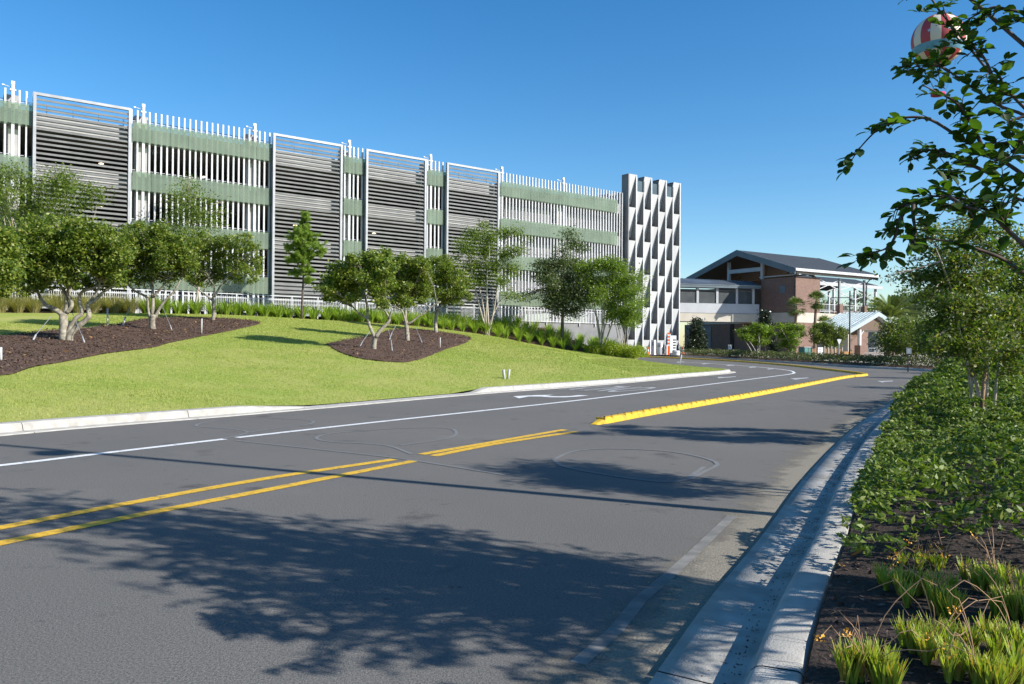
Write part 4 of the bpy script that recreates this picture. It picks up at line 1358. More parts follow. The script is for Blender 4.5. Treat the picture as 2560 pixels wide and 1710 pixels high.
airy('airy narrow tree before the white fins between the first two screens', 482, 52.5, [(1540, 930, 50), (1600, 880, 35), (1500, 1040, 75), (1640, 1000, 75), (1580, 1120, 95), (1750, 1080, 70), (1450, 1180, 75), (1700, 1200, 95), (1850, 1180, 50), (1600, 1270, 110), (1420, 1080, 40), (1800, 1290, 60), (1450, 1300, 80), (1870, 1090, 22)], z1, oz1, 3000, 'leaf_airy', .15, 1, .11)
z2, oz2 = 4.126, (1100, 520)
airy('multi-stemmed airy tree beside the fourth louvred screen', 1218, 63.8, [(450, 180, 45), (330, 280, 80), (500, 300, 80), (650, 260, 70), (780, 250, 50), (280, 420, 90), (480, 440, 90), (680, 480, 90), (820, 430, 60), (350, 600, 95), (560, 600, 90), (750, 640, 80), (430, 740, 75), (640, 760, 70), (700, 900, 50), (800, 920, 35), (200, 340, 35), (900, 330, 30), (170, 520, 40)], z2, oz2, 8200, 'leaf_airy', .16, 6, .075, sp=.16)
airy('dark grey-green oak on a single slim trunk before the right garage wall', 1405, 66.5, [(1130, 600, 90), (1260, 560, 85), (1300, 280, 35), (1350, 240, 30), (1380, 370, 60), (1450, 420, 45), (1270, 420, 50), (1150, 760, 100), (1300, 740, 110), (1400, 600, 95), (1150, 900, 90), (1300, 900, 110), (1420, 850, 95), (1250, 1040, 90), (1150, 1000, 55), (1380, 1060, 70), (930, 900, 40), (850, 910, 30), (1020, 590, 50), (1050, 720, 60), (1470, 960, 75), (1480, 720, 80)], z2, oz2, 13000, 'leaf_dark', .18, 1, .16, name='oak_tree', bmat='bark_dark', clus=20, csize=.38)
airy('bright green crape myrtle with pale vase-shaped stems next to the stair tower', 1500, 65.5, [(1500, 640, 80), (1620, 600, 75), (1750, 600, 85), (1850, 620, 70), (1560, 780, 90), (1720, 760, 100), (1880, 760, 90), (1980, 720, 60), (1640, 900, 90), (1820, 900, 95), (1950, 880, 80), (2020, 820, 45), (1560, 930, 60), (1800, 560, 45), (1680, 560, 40)], z2, oz2, 11000, 'leaf_bright', .16, 7, .07, name='crape_myrtle', sp=.22, clus=20, csize=.36)
airy('small clump tree with thin straight stems at the foot of the stair tower', 1556, 64.8, [(1850, 1060, 70), (1950, 1100, 65), (1780, 1120, 60), (1900, 1170, 55), (2000, 1020, 55), (2080, 840, 28), (2085, 660, 18), (2060, 980, 35), (1990, 1190, 40), (1750, 1010, 60), (2120, 720, 14), (2100, 930, 22), (2040, 1120, 35)], z2, oz2, 5200, 'leaf_bright', .15, 6, .04, name='clump_tree', sp=.35, clus=18, csize=.30)

# ---- young pine
def pine():
    Y = 55.0
    b = bedz(754, Y)
    t = empty('pine_tree', b, 0, 'young pine with tufted light green branches before the second louvred screen', 'pine tree')
    top = at(764, 538, Y)
    mb = MB()
    P = path(b, top, 0, 8, .01)
    mb.tube([p - b for p in P], [.09 - .010 * i for i in range(8)], 7)
    o_ = (640, 300)
    C = []; Dv = []
    for x, y, r in [(425, 810, 26), (420, 850, 34), (410, 910, 45), (330, 1000, 48), (470, 980, 52), (300, 1100, 48), (400, 1070, 70), (520, 1090, 52), (555, 1140, 32), (350, 1170, 50), (450, 1190, 45), (330, 1310, 42), (460, 1290, 42), (460, 1370, 26), (305, 1200, 26), (380, 980, 60), (415, 960, 50), (400, 1020, 60), (390, 1120, 60), (395, 1200, 50), (395, 1280, 40), (440, 1140, 40), (345, 1060, 40), (480, 1040, 40)]:
        c = at(o_[0] + x / 3.409, o_[1] + y / 3.409, Y + random.uniform(-.6, .6)); rm = 1.35 * r / 3.409 / F * Y
        s_ = b.lerp(top, min(.97, max(.25, (c.z - .35 - b.z) / (top.z - b.z))))
        q = path(s_, c, -.05, 5, .05)
        mb.tube([p - b for p in q], [.03, .025, .02, .016, .01], 5)
        for _ in range(13):
            tip_ = c + Vector((random.gauss(0, 1), random.gauss(0, 1), random.gauss(.4, .7))) * rm * .55
            n = 130
            axis = np.array((tip_ - c).normalized())
            f = rng.uniform(0, 1, n)
            cc = np.array(c) + np.outer(f, np.array(tip_ - c))
            dd = rng.normal(0, .75, (n, 3)) + axis * 1.0 + np.array([0, 0, .35])
            dd /= np.linalg.norm(dd, axis=1)[:, None]
            C.append(cc + dd * .11); Dv.append(dd)
    mb.build('trunk', M_['bark_dark'], t, True)
    C = np.vstack(C) - np.array(b); Dv = np.vstack(Dv)
    V, Q = quads_leaves(C, .26, .1, .09, .25, Dv)
    link('crown', np_mesh('crown', V, Q), M_['leaf_pine'], t)
pine()

# ---- clumps of strap leaves along the back of the lawn
def blade_clump(n, h, spread, wd, droop=.5, seg=4, up0=.15):
    V = []; Q = []
    for i in range(n):
        a = rng.uniform(0, 2 * np.pi); r = rng.uniform(0, spread * .25)
        L = h * rng.uniform(.65, 1.15)
        tilt = rng.uniform(.05, .6) * spread / h * 1.2 + up0 * rng.random()
        dx = np.array([math.cos(a), math.sin(a), 0]); sd = np.array([-math.sin(a), math.cos(a), 0])
        p = np.array([math.cos(a) * r, math.sin(a) * r, 0.0])
        ang_ = tilt
        pts = [p.copy()]
        for k_ in range(seg):
            p = p + (dx * math.sin(ang_) + np.array([0, 0, 1]) * math.cos(ang_)) * L / seg
            ang_ += droop * rng.uniform(.5, 1.3) / seg * 2
            pts.append(p.copy())
        b = len(V)
        for k_, q in enumerate(pts):
            w_ = wd * (1 - (k_ / seg) ** 2) * .5 + .0008
            V += [q - sd * w_, q + sd * w_]
        for k_ in range(seg): Q.append((b + 2 * k_, b + 2 * k_ + 1, b + 2 * k_ + 3, b + 2 * k_ + 2))
    return np.array(V), np.array(Q)
protos = []
for i in range(5):
    V, Q = blade_clump(64, 1.2, .6, .065, .5)
    protos.append(np_mesh('strap_clump', V, Q))
for p in protos: p.materials.append(M_['leaf_strap'])
bkL = np.r_[0, np.cumsum(np.linalg.norm(np.diff(BK[:, :2], axis=0), axis=1))]
def at_bk(s, o):
    x, y, z = [np.interp(s, bkL, BK[:, i]) for i in range(3)]
    i = min(len(BK) - 2, int(np.searchsorted(bkL, s)))
    d = BK[i + 1, :2] - BK[i, :2] if i + 1 < len(BK) else BK[i, :2] - BK[i - 1, :2]
    d = d / (np.linalg.norm(d) + 1e-9)
    nrm = np.array([-d[1], d[0]])
    return x + nrm[0] * o, y + nrm[1] * o, float(bed_height([[x + nrm[0] * o, y + nrm[1] * o]])[0])
def s_of(px):
    u = BK[:, 0] / BK[:, 1]; j = np.argmin(np.abs(u - ray(px, 800)[0])); return bkL[j]
s = s_of(372)
cnt = 0
while s < s_of(1508):
    for o_ in ((.25, 1.0, 1.8) if s < s_of(900) else (.25, 1.1, 2.0, 3.0, 4.0, 5.2)):
        x, y, z = at_bk(s + random.uniform(-.2, .2) + (o_ > .5) * .3, o_ + random.uniform(-.12, .12))
        o = bpy.data.objects.new('strap_leaf_plant', random.choice(protos)); COL.objects.link(o)
        o.location = (x, y, z - .06); o.rotation_euler = (0, 0, random.uniform(0, 6.28)); sc = random.uniform(.8, 1.15); o.scale = (sc, sc, sc * random.uniform(.9, 1.1))
        tag(o, 'bright green clump of arching strap leaves in the row along the back of the lawn', 'plant', 'strap-leaved plants along the back of the lawn')
    s += .95 if s > s_of(930) else .9
# tan ornamental grasses at the left
mp_ = []
for i in range(3):
    V, Q = blade_clump(300, 1.5, 1.0, .022, .65, 5)
    me = np_mesh('grass_clump', V, Q); me.materials.append(M_['leaf_muhly']); mp_.append(me)
s = s_of(-40)
while s < s_of(372):
    for o_ in (.5, 1.5):
        x, y, z = at_bk(s + random.uniform(-.25, .25), o_)
        o = bpy.data.objects.new('ornamental_grass', random.choice(mp_)); COL.objects.link(o)
        o.location = (x, y, z - .05); o.rotation_euler = (0, 0, random.uniform(0, 6.28)); sc = random.uniform(.85, 1.15); o.scale = (sc, sc, sc)
        tag(o, 'tan feathery ornamental grass clump behind the left mulch bed', 'plant', 'ornamental grasses behind the left mulch bed')
    s += 1.0
# yellow-green low shrubs at the right end of the lawn
def shrub_mesh(rx, rz, n, ls, m, asp=.45):
    d = rng.normal(0, 1, (n, 3)); d /= np.linalg.norm(d, axis=1)[:, None]; d[:, 2] = np.abs(d[:, 2])
    r = rng.uniform(.55, 1.05, n)[:, None]
    lump = 1 + .18 * np.sin(d[:, :1] * 7 + 1) * np.cos(d[:, 1:2] * 6)
    P = d * r * lump * np.array([rx, rx, rz])
    V, Q = quads_leaves(P, ls, .6, asp)
    me = np_mesh('shrub', V, Q); me.materials.append(m)
    return me
sh = [shrub_mesh(.8, .95, 1500, .12, M_['leaf_yellow']) for _ in range(3)]
for px, Y in [(1492, 65.4), (1510, 66.2), (1525, 65.2), (1538, 64.6), (1550, 65.6), (1562, 64.2), (1576, 64.6), (1588, 63.4), (1530, 67), (1566, 66.4), (1597, 63.8)]:
    b = bedz(px, Y)
    o = bpy.data.objects.new('low_shrub', random.choice(sh)); COL.objects.link(o)
    o.location = b; o.rotation_euler = (0, 0, random.uniform(0, 6.28)); sc = random.uniform(.85, 1.15); o.scale = (sc, sc, sc)
    tag(o, 'yellow-green low shrub in the mass at the right tip of the lawn', 'shrub', 'yellow-green shrubs at the right tip of the lawn')

# ================================================================== RIGHT-HAND BED
RO = resample(RK, .5)
inner = offset(RO, .635)
nI = np.argmin(np.abs(inner[:, 1] - 31.0))
def bed_z(x, y):
    d, _ = polydist(np.stack([np.ravel(x), np.ravel(y)], 1).astype(float), np.c_[inner])
    return road_z(np.ravel(y)) + .15 + np.clip(d, 0, 3) * .03
i0 = np.argmin(np.abs(inner[:, 1] - (-3.0)))
far_side = [(21, 33), (16.5, 25), (12.5, 17), (10.5, 11), (9.5, 5), (9, -4)]
right_out = [tuple(p) for p in inner[i0:nI]] + far_side
RB = np.array(right_out)
struct(cdt_mesh('mulch_bed', right_out, .3, lambda x, y: bed_z(x, y) + rng.normal(0, .006, len(np.ravel(x))), M_['mulch_dark']))
nearp = np.array([tuple(p) for p in inner[i0:] if p[1] < 7.5] + [(6.5, 7.5), (6.5, 1)])
V, Q = scatter_quads(9000, nearp, lambda x, y: bed_z(x, y) + rng.uniform(.0, .02, len(x)), .015, .5)
tag(link('bark_chips', np_mesh('bark_chips', V, Q), M_['chip']), 'dark bark chips beside the kerb in the near right bed', 'bark chips', kind='stuff')
V, Q = scatter_quads(150, nearp, lambda x, y: bed_z(x, y) + .035, .03, .5)
tag(link('fallen_leaves', np_mesh('fallen_leaves', V, Q), M_['litter']), 'few dry leaves lying on the near right bed', 'fallen leaves', kind='stuff')
# second road to the right of the bed
sr = cdt_mesh('road', [(24, 33), (19, 25), (14.5, 17), (12, 11), (11, 5), (10.6, -4), (20, -4), (22, 12), (28, 24), (34, 33)], 3, lambda x, y: road_z(y) + .01, M_['asphalt']); struct(sr)

# leafy hedge filling the bed: real leaves over a lumpy canopy
def hedge():
    """separate low shrubs grown together: domes of leaf whorls with dark gaps between them"""
    poly = np.array([tuple(p) for p in offset(RO, .66) if 4.3 < p[1] < 29] + [(19.5, 31), (15.5, 25), (11.6, 17), (9.6, 11), (8.6, 7), (6.2, 4.4)])
    n = 150000
    P = rng.uniform((1, 3.6), (20, 31), (n, 2))
    P = P[(P[:, 0] < .70 * P[:, 1] + .6) & (P[:, 0] < 20)]
    P = P[inside(P, poly)]
    P = P[rng.random(len(P)) < np.clip(9 / P[:, 1], .35, 1)]
    x, y = P.T
    P = P[y > 4.72 + .22 * np.sin(x * 3.1) + .12 * np.sin(x * 7.3 + 1) - .12 * (x - 2)]
    x, y = P.T
    cell = .62
    def cen(i, j):
        h1 = np.sin(i * 127.1 + j * 311.7) * 43758.5453; h2 = np.sin(i * 269.5 + j * 183.3) * 43758.5453; h3 = np.sin(i * 419.2 + j * 371.9) * 43758.5453
        return (i + .5 + (h1 - np.floor(h1) - .5) * .8) * cell, (j + .5 + (h2 - np.floor(h2) - .5) * .8) * cell, h3 - np.floor(h3)
    I, J = np.floor(x / cell), np.floor(y / cell)
    H = np.zeros(len(P)); 
    for di in (-1, 0, 1):
        for dj in (-1, 0, 1):
            cx, cy, hv = cen(I + di, J + dj)
            d = np.hypot(x - cx, y - cy)
            Rr = .34 + .22 * hv
            H = np.maximum(H, (.16 + .28 * hv) * np.sqrt(np.clip(1 - (d / Rr) ** 2, 0, 1)))
    dk, _ = polydist(P, np.c_[offset(RO, .66)])
    H *= np.clip(.45 + dk * .6, .45, 1) * (1 + np.clip((8.5 - y) / 2.5, 0, 1) * .45) * (1 + np.clip((y - 11) / 6, 0, 1) * np.where(dk < 2.2, 1.5, .8)) * 1.15
    keep = H > .04
    P, H = P[keep], H[keep]; x, y = P.T
    f = 1 - rng.random(len(P)) ** 2.2 * .6
    z = bed_z(x, y) + .04 + H * f
    W = np.c_[P, z]
    k_ = 6
    C = np.repeat(W, k_, 0)
    yy = np.repeat(y, k_)
    a = rng.uniform(0, 2 * np.pi, len(C)); el = rng.uniform(.0, .9, len(C))
    D = np.stack([np.cos(a) * np.cos(el), np.sin(a) * np.cos(el), np.sin(el)], 1)
    sz = (.058 * np.clip(yy / 9.5, .95, 1.9))
    C = C + D * (sz * .55)[:, None]
    V, Q = quads_leaves(C, 1.0, .55, .46, .35, D)
    V = (V.reshape(-1, 4, 3) - C[:, None]) * sz[:, None, None] + C[:, None]
    return V.reshape(-1, 3), Q
V, Q = hedge()
tag(link('hedge', np_mesh('hedge', V, Q), M_['leaf_hedge']), 'dense glossy green hedge of low shrubs filling the bed right of the kerb', 'hedge', kind='stuff')
# stray shoot leaning over the kerb
b = np.array(gnd(2180, 1100)); bz_ = float(bed_z([b[0] + .55], [b[1]])[0])
b = Vector((b[0] + .62, b[1] - .1, bz_))
t = empty('hedge_shoot', b, 0, 'single leafy shoot leaning out of the hedge over the kerb', 'shoot')
mb = MB(); C = []
for dx, dy, h in [(-.12, 0, .62), (.05, .1, .5), (-.2, .1, .42)]:
    p = path((0, 0, 0), (dx, dy, h), 0, 6, .05); mb.tube(p, [.008, .007, .006, .005, .004, .003], 5)
    for q in p[2:]:
        for _ in range(7): C.append(q + Vector((random.gauss(0, .05), random.gauss(0, .05), random.gauss(0, .04))))
mb.build('stem', M_['twig'], t)
V, Q = quads_leaves(np.array([tuple(c) for c in C]), .10, .4, .42); link('foliage', np_mesh('foliage', V, Q), M_['leaf_hedge'], t)

# bulbine clumps with flower stalks
def bulbine(px, py, sc, label, stalks):
    x, y = gnd(px, py, .17)
    z = float(bed_z([x], [y])[0])
    t = empty('bulbine_plant', (x, y, z), random.uniform(0, 6), label, 'plant', 'bulbine clumps in the near right bed')
    Vs = []; Qs = []; b = 0
    for i in range(14):
        V, Q = blade_clump(38, .15 * sc, .06 * sc, .0115, .14, 3, .15)
        V = V + np.array([random.gauss(0, .078), random.gauss(0, .078), 0]) * sc
        Vs.append(V); Qs.append(Q + b); b += len(V)
    link('leaves', np_mesh('leaves', np.vstack(Vs), np.vstack(Qs)), M_['leaf_bulbine'], t)
    for i in range(stalks):
        a = random.uniform(0, 6.28); h = random.uniform(.22, .46) * sc; l = random.uniform(.1, .42) * sc
        P = [Vector((math.cos(a) * l * f ** 1.6, math.sin(a) * l * f ** 1.6, h * (1 - (1 - f) ** 1.7) - .12 * f ** 3 * random.random())) for f in np.linspace(0, 1, 8)]
        MB().tube(P, [.0026, .0025, .0023, .0021, .002, .0018, .0016, .0013], 4).build('stalk', M_['dry_stalk'], t)
        if i % 4 == 0:
            C = np.array([tuple(P[-1] + Vector((random.gauss(0, .012), random.gauss(0, .012), random.gauss(0, .012)))) for k_ in range(14)])
            V, Q = quads_leaves(C, .013, .2, .8); link('flower', np_mesh('flower', V, Q), M_['flower_orange'], t)
for px, py, sc, lb, st in [(2285, 1480, .85, 'bulbine clump nearest the hedge front, left of the rear pair', 7), (2341, 1530, .95, 'tallest bulbine clump in the middle of the near bed', 8), (2486, 1475, .9, 'bulbine clump at right just before the hedge', 8),
                           (2541, 1545, .95, 'bulbine clump on the right picture edge, second from the hedge', 6), (2341, 1640, .95, 'bulbine clump directly in front of the tallest one', 7), (2536, 1645, .9, 'bulbine clump low on the right picture edge', 6),
                           (2165, 1700, 1.0, 'reddish-tipped bulbine clump at the bottom nearest the kerb', 8), (2310, 1420, .6, 'sparse bulbine clump with orange flowers at the hedge corner', 9), (2440, 1706, .85, 'bulbine clump cut by the bottom picture edge', 5)]:
    bulbine(px, py, sc, lb, st)

# ---- crape myrtles along the right-hand bed
def gleaf(C, D, size):
    """pointed folded leaves; C base points, D directions"""
    n = len(C)
    D = D / (np.linalg.norm(D, axis=1)[:, None] + 1e-9)
    ref = np.tile([0, 0, 1.0], (n, 1)) + rng.normal(0, .35, (n, 3))
    sd = np.cross(D, ref); sd /= np.linalg.norm(sd, axis=1)[:, None] + 1e-9
    nn = np.cross(sd, D)
    s = size * rng.uniform(.65, 1.2, n)
    prof = [(0, 0), (.20, .21), (.48, .32), (.78, .25), (1.0, 0.0)]
    cen = [0.0, .02, .03, .0, -.06]
    V = np.zeros((n, 13, 3))
    s_ = s[:, None]
    curl = rng.uniform(-.2, .1, n)[:, None]
    for i, ((t, w_), c_) in enumerate(zip(prof, cen)):
        V[:, i] = C + D * s_ * t + nn * s_ * (c_ - .03 + curl * t * t)
    for i in (1, 2, 3):
        t, w_ = prof[i]
        V[:, 4 + i] = V[:, i] + sd * s_ * w_ + nn * s_ * .06
        V[:, 7 + i] = V[:, i] - sd * s_ * w_ + nn * s_ * .06
    V[:, 11] = V[:, 0]; V[:, 12] = V[:, 4]
    q = np.array([[0, 5, 1, 1], [1, 5, 6, 2], [2, 6, 7, 3], [3, 7, 4, 4], [0, 1, 8, 8], [1, 2, 9, 8], [2, 3, 10, 9], [3, 4, 10, 10]])
    base = np.arange(n)[:, None] * 13
    quad = np.vstack([base + q[i][None] for i in (1, 2, 5, 6)])
    tri = np.vstack([base + q[i][None, [0, 1, 2]] for i in (0, 3, 4, 7)])
    return V.reshape(-1, 3), quad, tri
def leaf_object(name, C, D, size, m, parent):
    V, qd, tr = gleaf(np.array(C), np.array(D), size)
    me = bpy.data.meshes.new(name)
    me.from_pydata(V.tolist(), [], qd.tolist() + tr.tolist())
    me.update()
    return link(name, me, m, parent, True)

def sprays(P, n, L, C, D, mb, base, ls, r=.0025):
    """leafy side shoots along the polyline P"""
    P = [Vector(p) for p in P]
    for i in range(n):
        j = random.uniform(.12, .999) * (len(P) - 1); a = int(j); p = P[a].lerp(P[min(a + 1, len(P) - 1)], j - a)
        ax = (P[min(a + 1, len(P) - 1)] - P[max(a - 1, 0)]).normalized()
        d = (ax * random.uniform(.2, 1.0) + Vector((random.gauss(0, .7), random.gauss(0, .7), random.gauss(.05, .45)))).normalized()
        l = L * random.uniform(.45, 1.15)
        q = [p + d * l * f + Vector((0, 0, -.18 * l * f * f)) for f in np.linspace(0, 1, 6)]
        mb.tube([x - base for x in q], [r, r * .9, r * .8, r * .7, r * .6, r * .4], 4)
        m = max(3, int(l / .022))
        for k_ in range(m):
            f = (k_ + .6) / m
            x = q[0].lerp(q[-1], f); x = p + d * l * f + Vector((0, 0, -.18 * l * f * f))
            sdv = d.cross(Vector((0, 0, 1))); sdv = sdv.normalized() if sdv.length > .01 else Vector((1, 0, 0))
            sg = 1 if k_ % 2 else -1
            v = d * .55 + sdv * sg * random.uniform(.5, 1) + Vector((random.gauss(0, .2), random.gauss(0, .2), random.uniform(-.35, .35)))
            C.append(tuple(x - base)); D.append(tuple(v))
        C.append(tuple(q[-1] - base)); D.append(tuple(d))

def front_tree():
    base = Vector((4.3, 3.35, .15)); base.z = float(bed_z([base.x], [base.y])[0])
    t = empty('crape_myrtle', base, 0, 'near crape myrtle whose dark leafy branches reach into the upper right of the picture', 'tree', 'crape myrtles along the right-hand bed')
    mb = MB(); C = []; D = []
    k_, o_ = 2.24, (2060, 0)
    hub = Vector((4.1, 3.4, 1.7))
    stems = []
    for i in range(5):
        a = i * 1.256
        tp = hub + Vector((math.cos(a) * .55, math.sin(a) * .45, .45 + .3 * (i % 2)))
        P = path(base + Vector((math.cos(a) * .07, math.sin(a) * .07, -.05)), tp, 0, 7, .03)
        mb.tube([p - base for p in P], [.032, .03, .028, .026, .023, .02, .016], 7)
        stems.append(P)
    BR = [([(1130, 990), (1030, 920), (900, 850), (760, 770), (600, 672), (480, 656), (380, 680), (290, 735), (200, 830), (150, 905)], 3.3, 3.5, 22, .10),
          ([(1180, 700), (1110, 640), (980, 590), (830, 490), (700, 400), (600, 365), (480, 380)], 3.6, 3.9, 10, .13),
          ([(980, 590), (950, 450), (900, 330), (840, 270), (760, 230), (700, 130), (660, 20)], 3.75, 3.9, 16, .10),
          ([(700, 400), (640, 370), (560, 390), (500, 350)], 3.85, 3.7, 14, .12),
          ([(890, 830), (840, 720), (780, 620), (720, 560), (640, 520), (560, 480)], 3.35, 3.2, 11, .10),
          ([(960, 985), (800, 912), (700, 862), (620, 840), (540, 850), (460, 850)], 3.4, 3.6, 17, .10),
          ([(1150, 1400), (1000, 1260), (930, 1190), (830, 1130), (690, 1100), (580, 1105), (500, 1130)], 2.8, 3.0, 20, .11),
          ([(470, 1150), (420, 1240), (400, 1320), (350, 1390), (250, 1420)], 2.95, 2.9, 12, .09),
          ([(500, 1130), (440, 1150), (380, 1170)], 3.0, 3.0, 5, .09), ([(500, 1130), (500, 1220), (510, 1310), (470, 1400)], 2.95, 2.85, 12, .10),
          ([(1160, 1560), (1000, 1450), (850, 1392), (700, 1352), (520, 1330)], 3.0, 2.9, 6, .08),
          ([(1180, 80), (1060, 60), (950, 40), (860, 80), (820, 100)], 3.7, 3.8, 14, .12), ([(1180, 150), (1110, 120), (1060, 100)], 3.5, 3.4, 8, .12),
          ([(1170, 560), (1080, 540), (1000, 530)], 3.3, 3.3, 6, .11), ([(980, 590), (1000, 480), (960, 400), (900, 420)], 3.7, 3.6, 8, .10),
          ([(1150, 760), (1090, 790), (1000, 800), (900, 800)], 3.1, 3.2, 10, .12), ([(1150, 880), (1050, 880), (960, 900)], 3.0, 3.0, 9, .12),
          ([(1000, 1010), (960, 1080), (960, 1150), (950, 1250)], 3.0, 2.9, 7, .10), ([(1160, 1130), (1080, 1110), (1000, 1040)], 3.0, 2.95, 8, .12),
          ([(1170, 640), (1090, 660), (1030, 680)], 3.2, 3.2, 5, .11), ([(1160, 1480), (1110, 1500)], 2.5, 2.5, 4, .10), ([(700, 1100), (780, 1150), (880, 1180)], 2.9, 2.8, 8, .11), ([(690, 1000), (640, 960), (720, 960)], 3.2, 3.2, 6, .08)]
    for pts, Ya, Yb, n, L in BR:
        n_ = len(pts)
        P = [tuple(at(o_[0] + x / k_, o_[1] + y / k_, Ya + (Yb - Ya) * i / (n_ - 1))) for i, (x, y) in enumerate(pts)]
        P = [Vector(p) for p in catmull(P, 5)]
        m = len(P)
        mb.tube([p - base for p in P], [.0085 - .0062 * i / (m - 1) for i in range(m)], 6)
        if pts[0][0] > 1100:
            s_ = min((q for st in stems for q in st[3:]), key=lambda q: (q - P[0]).length)
            q = path(s_, P[0], .05, 7, .05)
            mb.tube([x - base for x in q], [.014, .013, .012, .011, .010, .009, .0085], 6)
        sprays(P, int(n * .95), L * .85, C, D, mb, base, .06)
    # rest of the crown, out of the picture to the right, and above
    for i in range(190):
        E_ = [(4.25, 3.3, 3.6, 1.4, 1.2), (4.25, 3.3, 3.6, 1.4, 1.2), (3.35, 2.45, 2.5, .85, .75), (2.75, 4.0, 4.4, 1.05, .6)][i % 4] if i % 8 != 7 else (1.75, 4.3, 4.7, .8, .5)
        while True:
            tgt = Vector((E_[0] + random.uniform(-1, 1) * E_[3], E_[1] + random.uniform(-1, 1) * E_[3], E_[2] + random.uniform(-1, 1) * E_[4]))
            q = ((tgt.x - E_[0]) / E_[3]) ** 2 + ((tgt.y - E_[1]) / E_[3]) ** 2 + ((tgt.z - E_[2]) / E_[4]) ** 2
            v = tgt - Vector((0, 0, EYE))
            if q < 1 and (v.x / max(v.y, .01) > .67 or tgt.y < .4 or (v.z / max(v.y, .01)) > .46): break
        s_ = random.choice(stems)[random.randint(3, 6)]
        P = path(s_, tgt, .08, 8, .06)
        mb.tube([p - base for p in P], [.014, .012, .011, .010, .008, .006, .005, .003], 5)
        ok = []
        for p in P[2:]:
            v = p - Vector((0, 0, EYE))
            if (v.x / max(v.y, .01) > .66 or v.z / max(v.y, .01) > .45) and p.z > (1.9 if i % 4 == 2 else 2.55): ok.append(p)
        if len(ok) > 2: sprays(ok, 11, .20, C, D, mb, base, .07)
    mb.build('trunk', M_['twig'], t, True)
    leaf_object('crown', C, D, .057, M_['leaf_front'], t)
front_tree()

def bed_crape(x, y, label, rx, h, n, seed, stems=5, lm='leaf_crape', low=.35, blobs=None, ls=.062, guard=None, group='crape myrtles along the right-hand bed', gz=None, clus=16, csize=.085):
    z = float(bed_z([x], [y])[0]) if gz is None else gz
    b = Vector((x, y, z))
    random.seed(seed)
    if blobs is None:
        blobs = []
        for i in range(16):
            a = random.uniform(0, 6.28); r = rx * math.sqrt(random.uniform(.02, 1)); zz = random.uniform(low, 1)
            f = math.sin(math.pi * (.15 + .75 * (zz - low) / (1 - low)))
            blobs.append((Vector((x + math.cos(a) * r * f, y + math.sin(a) * r * f, z + h * zz)), rx * random.uniform(.26, .42)))
    wood = []
    for i in range(stems):
        a = 6.28 * i / stems
        s0 = b + Vector((math.cos(a) * .10, math.sin(a) * .10, -.05))
        tg = Vector(blobs[(i * 5) % len(blobs)][0])
        P = path(s0, s0.lerp(tg, .5) + Vector((0, 0, h * .08)), 0, 5, .02) + path(s0.lerp(tg, .5) + Vector((0, 0, h * .08)), tg, .02, 4, .04)[1:]
        wood.append((P, [.026, .025, .023, .021, .018, .014, .010, .006]))
    return tree('crape_myrtle', label, 'tree', b, wood, blobs, n, ls, M_[lm], M_['bark_crape'], twigs=6, asp=.48, clus=clus, csize=csize, shell=(.15, 1), group=group, smin=.006)
# off to the right, seen only by the shadows it throws and a few shoots
bl_ = []
for i in range(20):
    v_ = Vector((random.gauss(0, 1), random.gauss(0, 1), random.gauss(0, 1))).normalized() * random.uniform(.2, .95)
    bl_.append((Vector((6.2 + v_.x * 1.15, 6.8 + v_.y * 1.15, 3.35 + v_.z * .95)), random.uniform(.30, .48)))
bed_crape(6.1, 6.8, 'crape myrtle just right of the picture throwing the middle shadow on the road', 1.2, 3.5, 17000, 5, blobs=bl_, ls=.07)
k_, o_ = 2.658, (2060, 560)
R1 = pblobs([(700, 60, 60), (850, 100, 75), (980, 60, 75), (1100, 180, 85), (900, 230, 95), (760, 200, 65), (520, 350, 38), (430, 350, 20), (650, 340, 65), (800, 360, 85), (950, 400, 95), (1120, 360, 95), (1250, 250, 80), (1300, 420, 90), (700, 470, 65), (860, 540, 95), (1020, 560, 95), (1200, 560, 100), (790, 650, 75), (930, 700, 95), (1100, 720, 95), (1280, 700, 85), (720, 780, 60), (850, 800, 80), (1010, 830, 80), (1180, 850, 75), (1300, 850, 70), (1350, 560, 90), (580, 250, 30), (1180, 60, 60), (1010, 930, 60), (1250, 960, 55), (960, -30, 40), (1300, 120, 60), (1400, 300, 90)], 12.2, k_, o_, .75)
bx, by = flat(2465, 12.2)
bed_crape(bx, by, 'full crape myrtle with many upright stems standing in the hedge at right', 1.4, 3.5, 25000, 7, blobs=R1, ls=.062, stems=6, clus=14, csize=.11)
# timber stakes of that tree
for dx, dy, r, h, lb, m in [(.27, -.75, .045, 1.3, 'thick grey stake leaning in front of the crape myrtle stems', 'bark_dark'), (.72, -.35, .03, .95, 'thin red-brown stake right of the crape myrtle stems', 'bark_red'), (-.25, -.3, .028, 1.05, 'pale stake at the left of the crape myrtle stems', 'brown_wood')]:
    z = float(bed_z([bx + dx], [by + dy])[0])
    o = MB().tube([(0, 0, 0), (.02, 0, h * .5), (.07, 0, h)], [r, r, r * .95], 8).build('tree_stake', M_[m], None, True)
    o.location = (bx + dx, by + dy, z); tag(o, lb, 'stake')
